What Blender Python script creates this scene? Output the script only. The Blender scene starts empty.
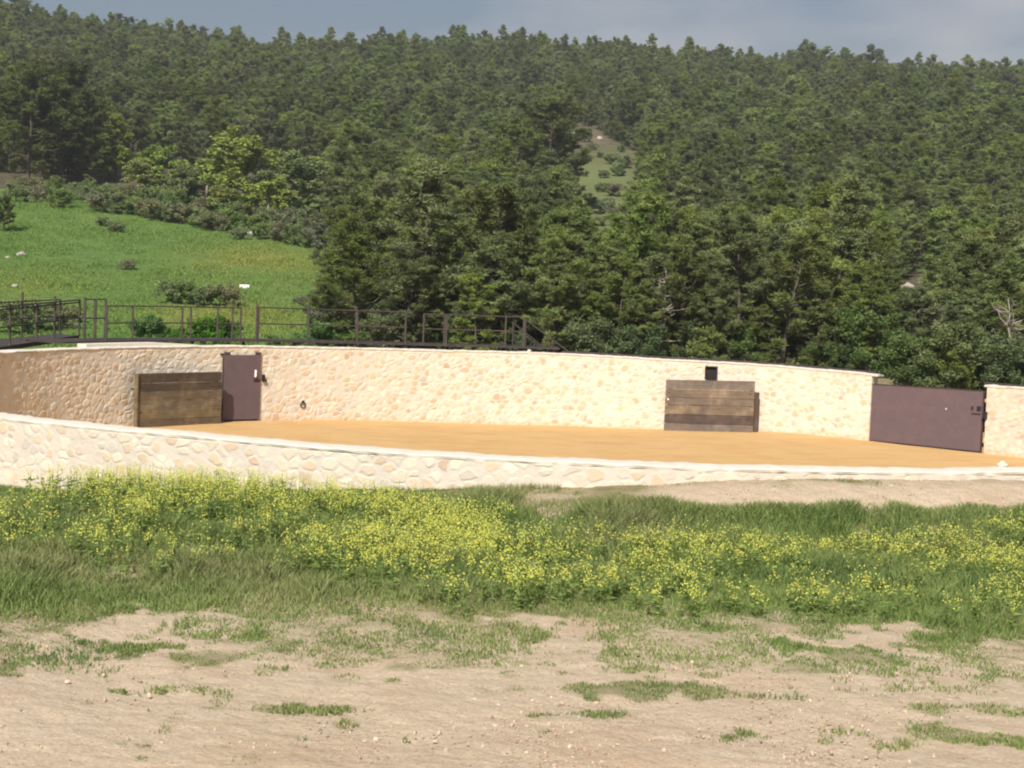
import bpy, math, random
import numpy as np
from mathutils import Vector, Matrix, kdtree
R_ = math.radians
rng = np.random.default_rng(7)
random.seed(7)
S = bpy.context.scene
COL = S.collection

# ------------------------------------------------------------------ camera, sky, sun, exposure
ROLL, PITCH, FPX, CAMZ = R_(2.27), R_(3.46), 1600.0, 4.55
cam = bpy.data.cameras.new('camera'); co = bpy.data.objects.new('camera', cam); COL.objects.link(co)
cam.sensor_width = 36; cam.lens = FPX / 1024 * 36; cam.clip_start = .1; cam.clip_end = 6000
co.matrix_world = Matrix.Translation((0, 0, CAMZ)) @ Matrix.Rotation(R_(90) - PITCH, 4, 'X') @ Matrix.Rotation(ROLL, 4, 'Z')
S.camera = co
S.render.engine = 'CYCLES'; S.cycles.pixel_filter_type = 'BLACKMAN_HARRIS'; S.cycles.filter_width = 2.1
S.view_settings.view_transform = 'Standard'; S.view_settings.look = 'None'; S.view_settings.gamma = 1
S.view_settings.exposure = 0.45
SUN_AZ, SUN_EL = R_(196), R_(44)          # azimuth clockwise from +Y
w = bpy.data.worlds.new('World'); S.world = w; w.use_nodes = True
nt = w.node_tree; bg = nt.nodes['Background']; bg.inputs['Strength'].default_value = .085
sk = nt.nodes.new('ShaderNodeTexSky'); sk.sky_type = 'NISHITA'; sk.sun_disc = False
sk.sun_elevation = SUN_EL; sk.sun_rotation = SUN_AZ; sk.air_density = 1.0; sk.dust_density = 3.0; sk.ozone_density = 1.5
tc = nt.nodes.new('ShaderNodeTexCoord'); mp = nt.nodes.new('ShaderNodeMapping'); mp.inputs['Scale'].default_value = (3, 3, 9)
nz = nt.nodes.new('ShaderNodeTexNoise'); nz.inputs['Scale'].default_value = 1.6; nz.inputs['Detail'].default_value = 5; nz.inputs['Roughness'].default_value = .5
rp = nt.nodes.new('ShaderNodeValToRGB'); rp.color_ramp.elements[0].position = .47; rp.color_ramp.elements[1].position = .8
rp.color_ramp.elements[0].color = (0, 0, 0, 1); rp.color_ramp.elements[1].color = (.8, .8, .8, 1)
mx = nt.nodes.new('ShaderNodeMixRGB'); mx.inputs['Color2'].default_value = (5.4, 5.2, 5.3, 1)
L = nt.links.new
L(tc.outputs['Generated'], mp.inputs['Vector']); L(mp.outputs[0], nz.inputs['Vector']); L(nz.outputs[0], rp.inputs[0])
hs = nt.nodes.new('ShaderNodeHueSaturation'); hs.inputs['Saturation'].default_value = .85; hs.inputs['Value'].default_value = .68
L(sk.outputs[0], hs.inputs['Color']); L(rp.outputs[0], mx.inputs[0]); L(hs.outputs[0], mx.inputs['Color1']); L(mx.outputs[0], bg.inputs['Color'])
sl = bpy.data.lights.new('sun', 'SUN'); sl.energy = 4.2; sl.angle = R_(.6); sl.color = (1, .95, .87)
so = bpy.data.objects.new('sun', sl); COL.objects.link(so)
sd = Vector((math.sin(SUN_AZ) * math.cos(SUN_EL), math.cos(SUN_AZ) * math.cos(SUN_EL), math.sin(SUN_EL)))
so.rotation_euler = sd.to_track_quat('Z', 'Y').to_euler(); so.location = (-15, -40, 60)

# ------------------------------------------------------------------ projection helpers (used to read measurements off the photograph)
cp_, sp_ = math.cos(PITCH), math.sin(PITCH); cr_, sr_ = math.cos(ROLL), math.sin(ROLL)
def ray(x, y):                      # pixel -> direction with dy = 1 along the ground axis
    a, b = x - 512, y - 384
    X = a * cr_ + b * sr_; Y = -a * sr_ + b * cr_
    dx, u, d = X / FPX, -Y / FPX, 1.0
    wy = d * cp_ + u * sp_; wz = -d * sp_ + u * cp_
    return np.array([dx / wy, 1.0, wz / wy])
def at_y(x, y, Yw): r = ray(x, y); return Vector((r[0] * Yw, Yw, CAMZ + r[2] * Yw))
def at_z(x, y, z): r = ray(x, y); t = (z - CAMZ) / r[2]; return Vector((r[0] * t, t, z))
def project(P):
    P = np.atleast_2d(P).astype(float)
    x, y, z = P[:, 0], P[:, 1], P[:, 2] - CAMZ
    d = np.maximum(y * cp_ - z * sp_, .01); u = y * sp_ + z * cp_
    X = FPX * x / d; Y = -FPX * u / d
    return 512 + X * cr_ - Y * sr_, 384 + X * sr_ + Y * cr_
CX, CY, RAD, WT = 2.13, 37.8, 16.4, .5    # bullring centre, inner radius, wall thickness
def at_cyl(x, y, rad, far=True):
    r = ray(x, y); a = r[0]**2 + 1; b = -2 * (r[0] * CX + CY); c = CX**2 + CY**2 - rad**2
    D = math.sqrt(max(b * b - 4 * a * c, 0)); t = (-b + (D if far else -D)) / (2 * a)
    p = Vector((r[0] * t, t, CAMZ + r[2] * t)); return p, math.atan2(p.y - CY, p.x - CX) % (2 * math.pi)

# ------------------------------------------------------------------ object helpers
def link(o, parent=None):
    COL.objects.link(o)
    if parent: o.parent = parent
    return o
def tag(o, label=None, cat=None, group=None, kind=None):
    if label: o['label'] = label
    if cat: o['category'] = cat
    if group: o['group'] = group
    if kind: o['kind'] = kind
    return o
def empty(name, loc, label, cat, group=None, rz=0):
    o = bpy.data.objects.new(name, None); o.location = loc; o.rotation_euler = (0, 0, rz); o.empty_display_size = .3
    return tag(link(o), label, cat, group)
def np_mesh(name, V, F, mats, mi=None, smooth=False, attrs=None):
    V = np.asarray(V, dtype=np.float32); me = bpy.data.meshes.new(name)
    if isinstance(F, np.ndarray):
        n, k = F.shape; fl = F.reshape(-1)
        me.vertices.add(len(V)); me.vertices.foreach_set('co', V.reshape(-1))
        me.loops.add(len(fl)); me.loops.foreach_set('vertex_index', fl.astype(np.int32))
        me.polygons.add(n); me.polygons.foreach_set('loop_start', np.arange(0, n * k, k, dtype=np.int32))
        try: me.polygons.foreach_set('loop_total', np.full(n, k, dtype=np.int32))
        except Exception: pass
    else: me.from_pydata(V.tolist(), [], F)
    for m in (mats if isinstance(mats, (list, tuple)) else [mats]): me.materials.append(m)
    if mi is not None: me.polygons.foreach_set('material_index', np.asarray(mi, dtype=np.int32))
    me.polygons.foreach_set('use_smooth', np.full(len(me.polygons), smooth, dtype=bool))
    me.update(calc_edges=True); me.validate()
    for an, (ty, dat) in (attrs or {}).items():
        a = me.attributes.new(an, ty, 'POINT')
        a.data.foreach_set('color' if 'COLOR' in ty else 'value', np.asarray(dat, dtype=np.float32).reshape(-1))
    return me
class MB:
    def __init__(s): s.v = []; s.f = []
    def add(s, v, f): n = len(s.v); s.v += [tuple(p) for p in v]; s.f += [tuple(i + n for i in q) for q in f]; return s
    def box(s, c, size, M=None):
        x, y, z = [q / 2 for q in size]
        v = [Vector((a * x, b * y, d * z)) for a in (-1, 1) for b in (-1, 1) for d in (-1, 1)]
        if M: v = [M @ p for p in v]
        return s.add([p + Vector(c) for p in v], [(0, 1, 3, 2), (4, 6, 7, 5), (0, 4, 5, 1), (2, 3, 7, 6), (0, 2, 6, 4), (1, 5, 7, 3)])
    def tube(s, pts, rad, n=7):
        pts = [Vector(p) for p in pts]
        if not isinstance(rad, (list, tuple)): rad = [rad] * len(pts)
        b = len(s.v); up = Vector((.13, .31, .94))
        for i, p in enumerate(pts):
            t = (pts[min(i + 1, len(pts) - 1)] - pts[max(i - 1, 0)]).normalized()
            u = t.cross(up if abs(t.dot(up)) < .95 else Vector((1, 0, 0))).normalized(); q = t.cross(u)
            for k in range(n):
                a = 2 * math.pi * k / n; s.v.append(tuple(p + (u * math.cos(a) + q * math.sin(a)) * rad[i]))
        for i in range(len(pts) - 1):
            for k in range(n):
                k2 = (k + 1) % n; s.f.append((b + i * n + k, b + i * n + k2, b + (i + 1) * n + k2, b + (i + 1) * n + k))
        s.f.append(tuple(b + k for k in range(n))[::-1]); s.f.append(tuple(b + (len(pts) - 1) * n + k for k in range(n)))
        return s
    def bar(s, a, b, wd, ht):       # square bar between two points
        a = Vector(a); b = Vector(b); t = (b - a).normalized()
        u = t.cross(Vector((0, 0, 1)))
        u = Vector((1, 0, 0)) if u.length < .01 else u.normalized()
        q = u.cross(t).normalized(); v = []
        for p in (a, b):
            for i, j in ((-1, -1), (1, -1), (1, 1), (-1, 1)): v.append(p + u * i * wd / 2 + q * j * ht / 2)
        return s.add(v, [(3, 2, 1, 0), (4, 5, 6, 7), (0, 1, 5, 4), (1, 2, 6, 5), (2, 3, 7, 6), (3, 0, 4, 7)])
    def build(s, name, m, parent=None, smooth=False, bevel=0):
        me = np_mesh(name, s.v, s.f, m, smooth=smooth); o = bpy.data.objects.new(name, me); link(o, parent)
        if bevel: b = o.modifiers.new('bevel', 'BEVEL'); b.width = bevel; b.segments = 2; b.limit_method = 'ANGLE'
        return o
def sstep(a, b, x): t = np.clip((np.asarray(x, float) - a) / (b - a), 0, 1); return t * t * (3 - 2 * t)
# value noise in numpy
_perm = rng.random((256, 256))
def vnoise(x, y, sc, seed=0):
    x = np.asarray(x, float) / sc + 17.3 * seed + 1000; y = np.asarray(y, float) / sc + 9.1 * seed + 1000
    xi = np.floor(x).astype(int); yi = np.floor(y).astype(int); fx = x - xi; fy = y - yi
    fx = fx * fx * (3 - 2 * fx); fy = fy * fy * (3 - 2 * fy)
    g = lambda i, j: _perm[i % 256, j % 256]
    return (g(xi, yi) * (1 - fx) + g(xi + 1, yi) * fx) * (1 - fy) + (g(xi, yi + 1) * (1 - fx) + g(xi + 1, yi + 1) * fx) * fy - .5
def fbm(x, y, sc, n=4, seed=0): return sum(vnoise(x, y, sc / 2**i, seed + i) / 2**i for i in range(n))

# ------------------------------------------------------------------ materials
def mat(name, base, rough=.9, bump=None, var=None, attr=None, objrand=0, spec=.2, transl=0, metallic=0, coords='Object'):
    """base: colour; var: list of (colour, noise scale, low, high) mixed over; bump: (scale, strength, dist)"""
    m = bpy.data.materials.new(name); m.use_nodes = True; t = m.node_tree; N = t.nodes; Lk = t.links.new
    b = N['Principled BSDF']; b.inputs['Roughness'].default_value = rough; b.inputs['Specular IOR Level'].default_value = spec; b.inputs['Metallic'].default_value = metallic
    tcn = N.new('ShaderNodeTexCoord'); vec = tcn.outputs[coords]
    if attr:
        a = N.new('ShaderNodeAttribute'); a.attribute_name = attr; c = a.outputs['Color']
    else:
        r = N.new('ShaderNodeRGB'); r.outputs[0].default_value = (*base, 1); c = r.outputs[0]
    for i, (cc, sc, lo, hi, *st) in enumerate(var or []):
        n = N.new('ShaderNodeTexNoise'); n.inputs['Detail'].default_value = 6; n.inputs['Roughness'].default_value = .65
        if isinstance(sc, tuple):
            mm = N.new('ShaderNodeMapping'); mm.inputs['Scale'].default_value = sc; mm.inputs['Location'].default_value = (i * 3.1, 0, 0); Lk(vec, mm.inputs[0]); Lk(mm.outputs[0], n.inputs['Vector']); n.inputs['Scale'].default_value = 1
        else:
            mm = N.new('ShaderNodeMapping'); mm.inputs['Location'].default_value = (i * 3.1, i * 1.7, 0); Lk(vec, mm.inputs[0]); Lk(mm.outputs[0], n.inputs['Vector']); n.inputs['Scale'].default_value = sc
        rr = N.new('ShaderNodeMapRange'); rr.inputs[1].default_value = lo; rr.inputs[2].default_value = hi; rr.inputs[4].default_value = st[0] if st else 1
        Lk(n.outputs[0], rr.inputs[0]); x = N.new('ShaderNodeMixRGB'); x.inputs['Color2'].default_value = (*cc, 1)
        Lk(rr.outputs[0], x.inputs[0]); Lk(c, x.inputs['Color1']); c = x.outputs[0]
    if objrand:
        oi = N.new('ShaderNodeObjectInfo'); h = N.new('ShaderNodeHueSaturation')
        a1 = N.new('ShaderNodeMapRange'); a1.inputs[3].default_value = 1 - objrand; a1.inputs[4].default_value = 1 + objrand
        Lk(oi.outputs['Random'], a1.inputs[0]); Lk(a1.outputs[0], h.inputs['Value'])
        f = N.new('ShaderNodeMath'); f.operation = 'MULTIPLY'; f.inputs[1].default_value = 7.13; Lk(oi.outputs['Random'], f.inputs[0])
        g = N.new('ShaderNodeMath'); g.operation = 'FRACT'; Lk(f.outputs[0], g.inputs[0])
        a2 = N.new('ShaderNodeMapRange'); a2.inputs[3].default_value = .484; a2.inputs[4].default_value = .507; Lk(g.outputs[0], a2.inputs[0]); Lk(a2.outputs[0], h.inputs['Hue'])
        f3 = N.new('ShaderNodeMath'); f3.operation = 'MULTIPLY'; f3.inputs[1].default_value = 23.7; Lk(oi.outputs['Random'], f3.inputs[0])
        g3 = N.new('ShaderNodeMath'); g3.operation = 'FRACT'; Lk(f3.outputs[0], g3.inputs[0])
        a3 = N.new('ShaderNodeMapRange'); a3.inputs[3].default_value = .85; a3.inputs[4].default_value = 1.2; Lk(g3.outputs[0], a3.inputs[0]); Lk(a3.outputs[0], h.inputs['Saturation'])
        Lk(c, h.inputs['Color']); c = h.outputs[0]
    Lk(c, b.inputs['Base Color'])
    if bump:
        n = N.new('ShaderNodeTexNoise'); n.inputs['Scale'].default_value = bump[0]; n.inputs['Detail'].default_value = 6; Lk(vec, n.inputs['Vector'])
        bp = N.new('ShaderNodeBump'); bp.inputs['Strength'].default_value = bump[1]; bp.inputs['Distance'].default_value = bump[2]
        Lk(n.outputs[0], bp.inputs['Height']); Lk(bp.outputs[0], b.inputs['Normal'])
    if transl:
        tr = N.new('ShaderNodeBsdfTranslucent'); ms = N.new('ShaderNodeMixShader'); ms.inputs[0].default_value = transl
        Lk(c, tr.inputs['Color']); Lk(b.outputs[0], ms.inputs[1]); Lk(tr.outputs[0], ms.inputs[2]); Lk(ms.outputs[0], N['Material Output'].inputs['Surface'])
    return m
M = {}
M['stone'] = mat('stone', (0, 0, 0), .9, (14, .5, .02), [((.62, .5, .36), 9, .5, .75, .35), ((.3, .22, .15), 23, .62, .8, .35)], attr='Col')
M['coping'] = mat('coping', (.64, .585, .50), .9, (12, .5, .02), [((.5, .45, .38), 3, .5, .75, .5), ((.7, .65, .58), 7, .5, .7)])
M['rust'] = mat('rust_steel', (.125, .088, .097), .7, (40, .2, .005), [((.2, .115, .1), 2.2, .5, .75, .5), ((.09, .07, .08), 5, .5, .8, .6)], spec=.3)
M['steel'] = mat('brown_steel', (.05, .040, .037), .65, (40, .2, .005), [((.14, .085, .07), 4, .5, .75, .7)], spec=.3)
M['black'] = mat('black_steel', (.02, .017, .016), .6, None, [((.07, .04, .03), 5, .5, .8)])
M['white'] = mat('white_paint', (.8, .78, .74), .6)
M['glass'] = mat('dark_glass', (.03, .03, .035), .25, None, None, spec=.5)
M['sand'] = mat('arena_sand', (.56, .36, .16), .95, (9, .5, .04), [((.44, .26, .10), (.5, 1.6, 1), .5, .7, .75), ((.50, .29, .11), .35, .45, .7, .7), ((.66, .42, .18), 1.3, .5, .75, .5), ((.40, .24, .1), 30, .6, .75, .35)])
M['bark'] = mat('pine_bark', (.11, .09, .075), .95, (12, .5, .03), [((.17, .125, .10), 1.5, .5, .7, .7)])
M['pale_bark'] = mat('pale_bark', (.30, .26, .22), .95, (12, .5, .03))
M['pine'] = mat('pine_needles', (0, 0, 0), .75, attr='tint', objrand=.3, transl=.28, spec=.15)
M['leaf'] = mat('broad_leaves', (0, 0, 0), .7, attr='tint', objrand=.12, transl=.25, spec=.2)
M['rock'] = mat('limestone', (.40, .37, .32), .9, (5, .6, .05), [((.32, .29, .25), 3, .5, .7, .7)])
M['grass'] = mat('grass_blades', (0, 0, 0), .7, attr='tint', transl=.35, spec=.2)
M['dirtstone'] = mat('pebbles', (.42, .34, .26), .9, None, [((.58, .5, .42), 4, .5, .6), ((.26, .19, .14), 7, .55, .65)])

# ------------------------------------------------------------------ measured profile of the bullring wall
def cyl_pts(pts, rad, far):
    out = []
    for x, y in pts:
        p, th = at_cyl(x, y, rad, far); out.append((th, p.z))
    return out
ft = [(0,352),(77,348.5),(160,346.3),(250,346),(340,347.5),(440,350),(500,351.5),(590,354.5),(640,358),(720,362),(770,365),(860,373),(983,385),(1024,387.5)]
fb = [(240,421.5),(262,420.5),(340,421),(430,422),(500,424.6),(590,427),(640,429),(700,430),(760,431.5),(800,433.5),(868,441),(981,453.5),(1000,455),(1024,458)]
ntp = [(0,412.4),(100,423),(143,426.7),(250,436),(340,444.6),(440,451),(540,456),(640,461),(720,463.5),(800,465.7),(900,467),(1000,466.8)]
TAU = 2 * math.pi
def periodic(pairs, fills):
    a = sorted(pairs + fills); th = np.array([p[0] for p in a]); z = np.array([p[1] for p in a])
    k = 5; th2 = np.concatenate([th - TAU, th, th + TAU]); z2 = np.concatenate([z] * 3)
    g = np.linspace(0, TAU, 1441); v = np.interp(g, th2, z2)
    ker = np.hanning(41); ker /= ker.sum(); v = np.convolve(np.concatenate([v[-21:-1], v, v[1:21]]), ker, 'valid')
    return lambda t: np.interp(np.asarray(t) % TAU, g, v)
topz = periodic(cyl_pts(ft, RAD, True) + cyl_pts(ntp, RAD, False), [(3.9, 2.3)])
sandz = periodic(cyl_pts(fb, RAD, True), [(3.0, .0), (3.5, 0), (4, 0), (4.7, 0), (5.3, 0), (5.9, -.05)])
nb = [(-60,492),(0,494),(150,494),(340,492),(480,489),(640,485.6),(720,481),(800,479.5),(900,479),(1024,481)]
outz = periodic(cyl_pts(nb, RAD + WT, False), [(0.3, 1.7), (1.0, 1.5), (1.57, 1.5), (2.2, 1.5), (2.9, 1.5), (3.4, 1.4), (5.9, 1.9)])
pg0, TG0 = at_cyl(868.5, 441, RAD); pg1, TG1 = at_cyl(983.5, 453.5, RAD)      # gate opening between these two angles
# TG1 < TG0 : the wall runs from TG0 counter-clockwise round to TG1 + 2pi

# ------------------------------------------------------------------ terrain
HX = np.array([-400, 0, 150, 270, 400, 512, 650, 800, 1024, 1500])
def hz(x): return 287 + .0397 * (x - 512)
ridge = np.array([233, 230, 223, 214, 225, 228, 223, 221, 208, 198]) - 12
#             d:   58   66   92  140  200  300  420
prof_l = [-76, -68, -22, 60, 98, 158]
prof_r = [-78, -66, -28, 30, 88, 155]
DD = [58, 66, 92, 140, 200, 300, 425]
def ground(x, y):
    x = np.asarray(x, float); y = np.asarray(y, float)
    d = np.hypot(x, y); az = np.arctan2(x, np.maximum(y, 1e-3)); px = 512 + FPX * np.tan(np.clip(az, -1.2, 1.2))
    wl = 1 - sstep(300, 470, px); e = np.zeros_like(d)
    rg = np.interp(px, HX, ridge)
    for wgt, pr in ((wl, prof_l), (1 - wl, prof_r)):
        base = np.interp(d, DD[:-1] + [425], pr + [0.0])
        # ridge value differs per azimuth: blend in over the last stretch
        t = np.clip((d - 300) / 125, 0, 1)
        val = np.where(d > 300, pr[-1] * (1 - t) + rg * t, base)
        e = e + wgt * val
    zb = CAMZ + e / FPX * d
    ztop = CAMZ + rg / FPX * 425
    over = np.clip(d - 425, 0, None); zb = np.where(d > 425, ztop + 2 * np.sin(np.clip(over / 30, 0, 3.14)) - .12 * over * sstep(0, 120, over), zb)
    zb = np.maximum(zb, -20) + sstep(130, 260, d) * 3.0 * fbm(x, y, 60, 3, 5) + sstep(80, 140, d) * .5 * fbm(x, y, 14, 2, 8)
    fade = 1 - sstep(.55, 1.2, np.abs(az)); behind = (y > 0)
    zb = 1.6 + (zb - 1.6) * fade * behind
    r = np.hypot(x - CX, y - CY); th = np.arctan2(y - CY, x - CX)
    zf = 1.62 + .10 * fbm(x, y, 5, 3, 2) - .012 * x
    q = 1 - sstep(.3, 3.2, r - RAD - WT); zf = zf * (1 - q) + outz(th) * q
    s = sstep(55, 64, d) * (y > 0)
    return zf * (1 - s) + zb * s

# grass cover (0..1) in the foreground as a function of place
edge_px = [(-200, 648), (0, 640), (90, 632), (150, 622), (240, 622), (260, 634), (330, 628), (420, 642), (470, 642), (545, 622), (620, 622), (700, 642), (760, 636), (850, 636), (930, 645), (1024, 655), (1300, 660)]
streaks = [(55, 660, 75, 8), (40, 610, 50, 10), (240, 655, 80, 6), (290, 632, 70, 8), (340, 650, 60, 9), (440, 640, 80, 8), (480, 655, 60, 7), (690, 652, 70, 9), (640, 660, 60, 8), (820, 665, 110, 8), (760, 695, 95, 5), (860, 735, 90, 6), (800, 670, 60, 6),
           (60, 745, 45, 3), (540, 665, 50, 7), (100, 650, 60, 5), (1010, 740, 30, 5), (680, 690, 60, 4), (300, 710, 70, 2.5), (960, 708, 40, 3), (420, 665, 60, 4), (180, 690, 40, 3), (600, 715, 60, 2), (920, 690, 60, 3), (380, 600, 60, 14), (690, 600, 80, 20), (990, 712, 40, 4), (560, 690, 50, 3)]
def cover(x, y, z):
    px, py = project(np.stack([x, y, z], 1))
    n1 = fbm(x, y, .9, 4, 11); n2 = fbm(x, y * .6, .35, 3, 14)
    ed = np.interp(px, [p[0] for p in edge_px], [p[1] for p in edge_px])
    n3 = fbm(x, y * .8, .16, 2, 23); c = np.clip(.5 - ((py - ed) + n1 * 60 + n2 * 45 + n3 * 40) / 34, 0, 1)
    for sx, sy, a, b in streaks:
        q = ((px - sx) / a)**2 + ((py - sy) / (b * 1.3))**2
        c = np.maximum(c, np.clip(1.3 - q * .8 + n2 * 3 + n1 * 1.6 + n3 * 2.5, 0, 1) * .85)
    c = np.maximum(c, np.where(py > ed - 5, np.clip((vnoise(x, y * .7, .22, 19) - .33) * 9 + n2 * 2 - np.clip((py - ed) / 150, 0, 1) * .5, 0, 1) * .6, 0))
    bare = np.exp(-(((px - 800) / 150)**4 + ((py - 496) / 14)**2)) + np.exp(-(((px - 990) / 90)**4 + ((py - 492) / 14)**2)) + .6 * np.exp(-(((px - 700) / 60)**2 + ((py - 497) / 9)**2))
    c = c * np.clip(1.25 - bare * 1.6 + n2 * .5, 0, 1)
    c = c * (.45 + .55 * np.clip(1 + 2.2 * n1 + 1.2 * n2 - np.clip((py - 560) / 90, 0, 1) * .5, 0, 1))
    return c

# ground sheet: polar grid round the ring, fine towards the camera
def ground_sheet():
    th = np.concatenate([np.arange(R_(-128), R_(-52), R_(.17)), np.arange(R_(-52), R_(50), R_(1.0)), np.arange(R_(50), R_(132), R_(.35)), np.arange(R_(132), R_(232) - .001, R_(1.0))])
    r0 = RAD + WT - .06
    r = np.concatenate([r0 + np.arange(0, 12, .055), r0 + 12 + np.arange(0, 18, .25)**1.0, r0 + 30 * 1.022**np.arange(0, 165)])
    r = r[np.concatenate([[True], np.diff(r) > .001])]
    T, Rr = np.meshgrid(th, r); x = CX + Rr * np.cos(T); y = CY + Rr * np.sin(T)
    z = ground(x, y)
    near = (y < 26) & (np.abs(x) < 22)
    z = z + np.where(near, .035 * fbm(x, y, .5, 4, 21) + .02 * vnoise(x, y, .09, 3), 0)
    nr, ntn = x.shape; V = np.stack([x, y, z], -1).reshape(-1, 3)
    i = np.arange(nr - 1)[:, None] * ntn; j = np.arange(ntn)[None]; j2 = (j + 1) % ntn
    F = np.stack([i + j, i + ntn + j, i + ntn + j2, i + j2], -1).reshape(-1, 4)
    c = np.where((V[:, 1] < 30), cover(V[:, 0], np.where(V[:, 1] < 30, V[:, 1], 10), V[:, 2])**1.8, 0)
    dist = np.hypot(V[:, 0], V[:, 1]); c = np.where((V[:, 1] < 3), .3, c); c = np.where(dist > 45, 1, c)
    px, py = project(V); d = dist
    mead = (d > 55) * (d < 160) * (px < 345) * (V[:, 1] > 0) * (1 - sstep(0, 25, px - 320))
    glade = np.exp(-(((px - 600) / 42)**4 + ((py - 200) / 48)**4)) * (d > 150) * (V[:, 1] > 0)
    bare = .35 * np.exp(-(((px - 588) / 22)**4 + ((py - 136) / 8)**4)) * (d > 150)
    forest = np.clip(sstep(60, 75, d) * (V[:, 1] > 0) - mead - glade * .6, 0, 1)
    yel = np.exp(-(((px - 250) / 70)**2 + ((py - 258) / 10)**2)) * .9 + np.exp(-(((px - 210) / 70)**2 + ((py - 316) / 12)**2)) * .9 + np.exp(-(((px - 20) / 50)**2 + ((py - 295) / 26)**2)) * .35
    yel = np.where((d > 55) & (d < 170), yel, 0)
    me = np_mesh('ground', V, F, ground_mat(), smooth=True, attrs={'cover': ('FLOAT', c), 'forest': ('FLOAT', forest), 'meadow': ('FLOAT', np.clip(mead + glade * .55, 0, 1)), 'yellow': ('FLOAT', yel), 'bare': ('FLOAT', bare)})
    tag(link(bpy.data.objects.new('ground', me)), kind='structure')
def ground_mat():
    m = bpy.data.materials.new('ground'); m.use_nodes = True; t = m.node_tree; N = t.nodes; Lk = t.links.new
    b = N['Principled BSDF']; b.inputs['Roughness'].default_value = .95; b.inputs['Specular IOR Level'].default_value = .1
    tcn = N.new('ShaderNodeTexCoord')
    def noise(sc, det=6, scale3=None):
        n = N.new('ShaderNodeTexNoise'); n.inputs['Scale'].default_value = sc; n.inputs['Detail'].default_value = det; n.inputs['Roughness'].default_value = .62; Lk(tcn.outputs['Object'], n.inputs['Vector']); return n.outputs[0]
    def ramp(f, stops):
        r = N.new('ShaderNodeValToRGB'); e = r.color_ramp.elements
        while len(e) < len(stops): e.new(.5)
        for q, (p, c) in zip(e, stops): q.position = p; q.color = (*c, 1)
        Lk(f, r.inputs[0]); return r.outputs[0]
    def mix(f, a, c):
        x = N.new('ShaderNodeMixRGB'); Lk(f, x.inputs[0]); Lk(a, x.inputs[1]); Lk(c, x.inputs[2]); return x.outputs[0]
    def att(n): a = N.new('ShaderNodeAttribute'); a.attribute_name = n; return a.outputs['Fac']
    dirt = ramp(noise(.55), [(.3, (.43, .345, .235)), (.5, (.485, .395, .28)), (.7, (.54, .45, .33))])
    dirt2 = ramp(noise(7), [(.35, (.41, .32, .22)), (.5, (.47, .38, .27)), (.62, (.54, .45, .335))])
    mm = N.new('ShaderNodeMath'); mm.operation = 'MULTIPLY'; mm.inputs[1].default_value = 1.0; Lk(noise(2.3), mm.inputs[0])
    dirt = mix(mm.outputs[0], dirt, dirt2)
    sp = ramp(noise(38, 3), [(.36, (.27, .19, .13)), (.46, (.46, .36, .26)), (.58, (.47, .37, .265)), (.68, (.66, .56, .45))]); k5 = N.new('ShaderNodeValue'); k5.outputs[0].default_value = .45; dirt = mix(k5.outputs[0], dirt, sp)
    red = ramp(noise(.9, 5), [(.52, (0, 0, 0)), (.68, (.3, .3, .3))]); rc = N.new('ShaderNodeRGB'); rc.outputs[0].default_value = (.36, .23, .14, 1); dirt = mix(red, dirt, rc.outputs[0])
    soil = ramp(noise(3), [(.35, (.17, .16, .08)), (.6, (.27, .225, .13))])
    grass = ramp(noise(.13, 9), [(.3, (.09, .165, .04)), (.5, (.115, .20, .045)), (.7, (.16, .22, .06))])
    g2 = ramp(noise(1.4, 8), [(.4, (.045, .085, .025)), (.6, (.125, .185, .055))])
    cst = N.new('ShaderNodeValue'); cst.outputs[0].default_value = .45
    grass = mix(cst.outputs[0], grass, g2)
    yel = ramp(noise(.6, 8), [(.4, (.10, .16, .04)), (.6, (.24, .22, .05))])
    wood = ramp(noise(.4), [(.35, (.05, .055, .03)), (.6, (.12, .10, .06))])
    bare = ramp(noise(.5), [(.4, (.2, .14, .1)), (.6, (.34, .25, .18))])
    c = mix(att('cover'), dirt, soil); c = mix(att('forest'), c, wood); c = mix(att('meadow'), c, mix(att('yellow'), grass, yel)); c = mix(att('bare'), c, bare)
    Lk(c, b.inputs['Base Color'])
    bp = N.new('ShaderNodeBump'); bp.inputs['Strength'].default_value = .7; bp.inputs['Distance'].default_value = .05; Lk(noise(8, 8), bp.inputs['Height']); Lk(bp.outputs[0], b.inputs['Normal'])
    return m
ground_sheet()

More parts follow.
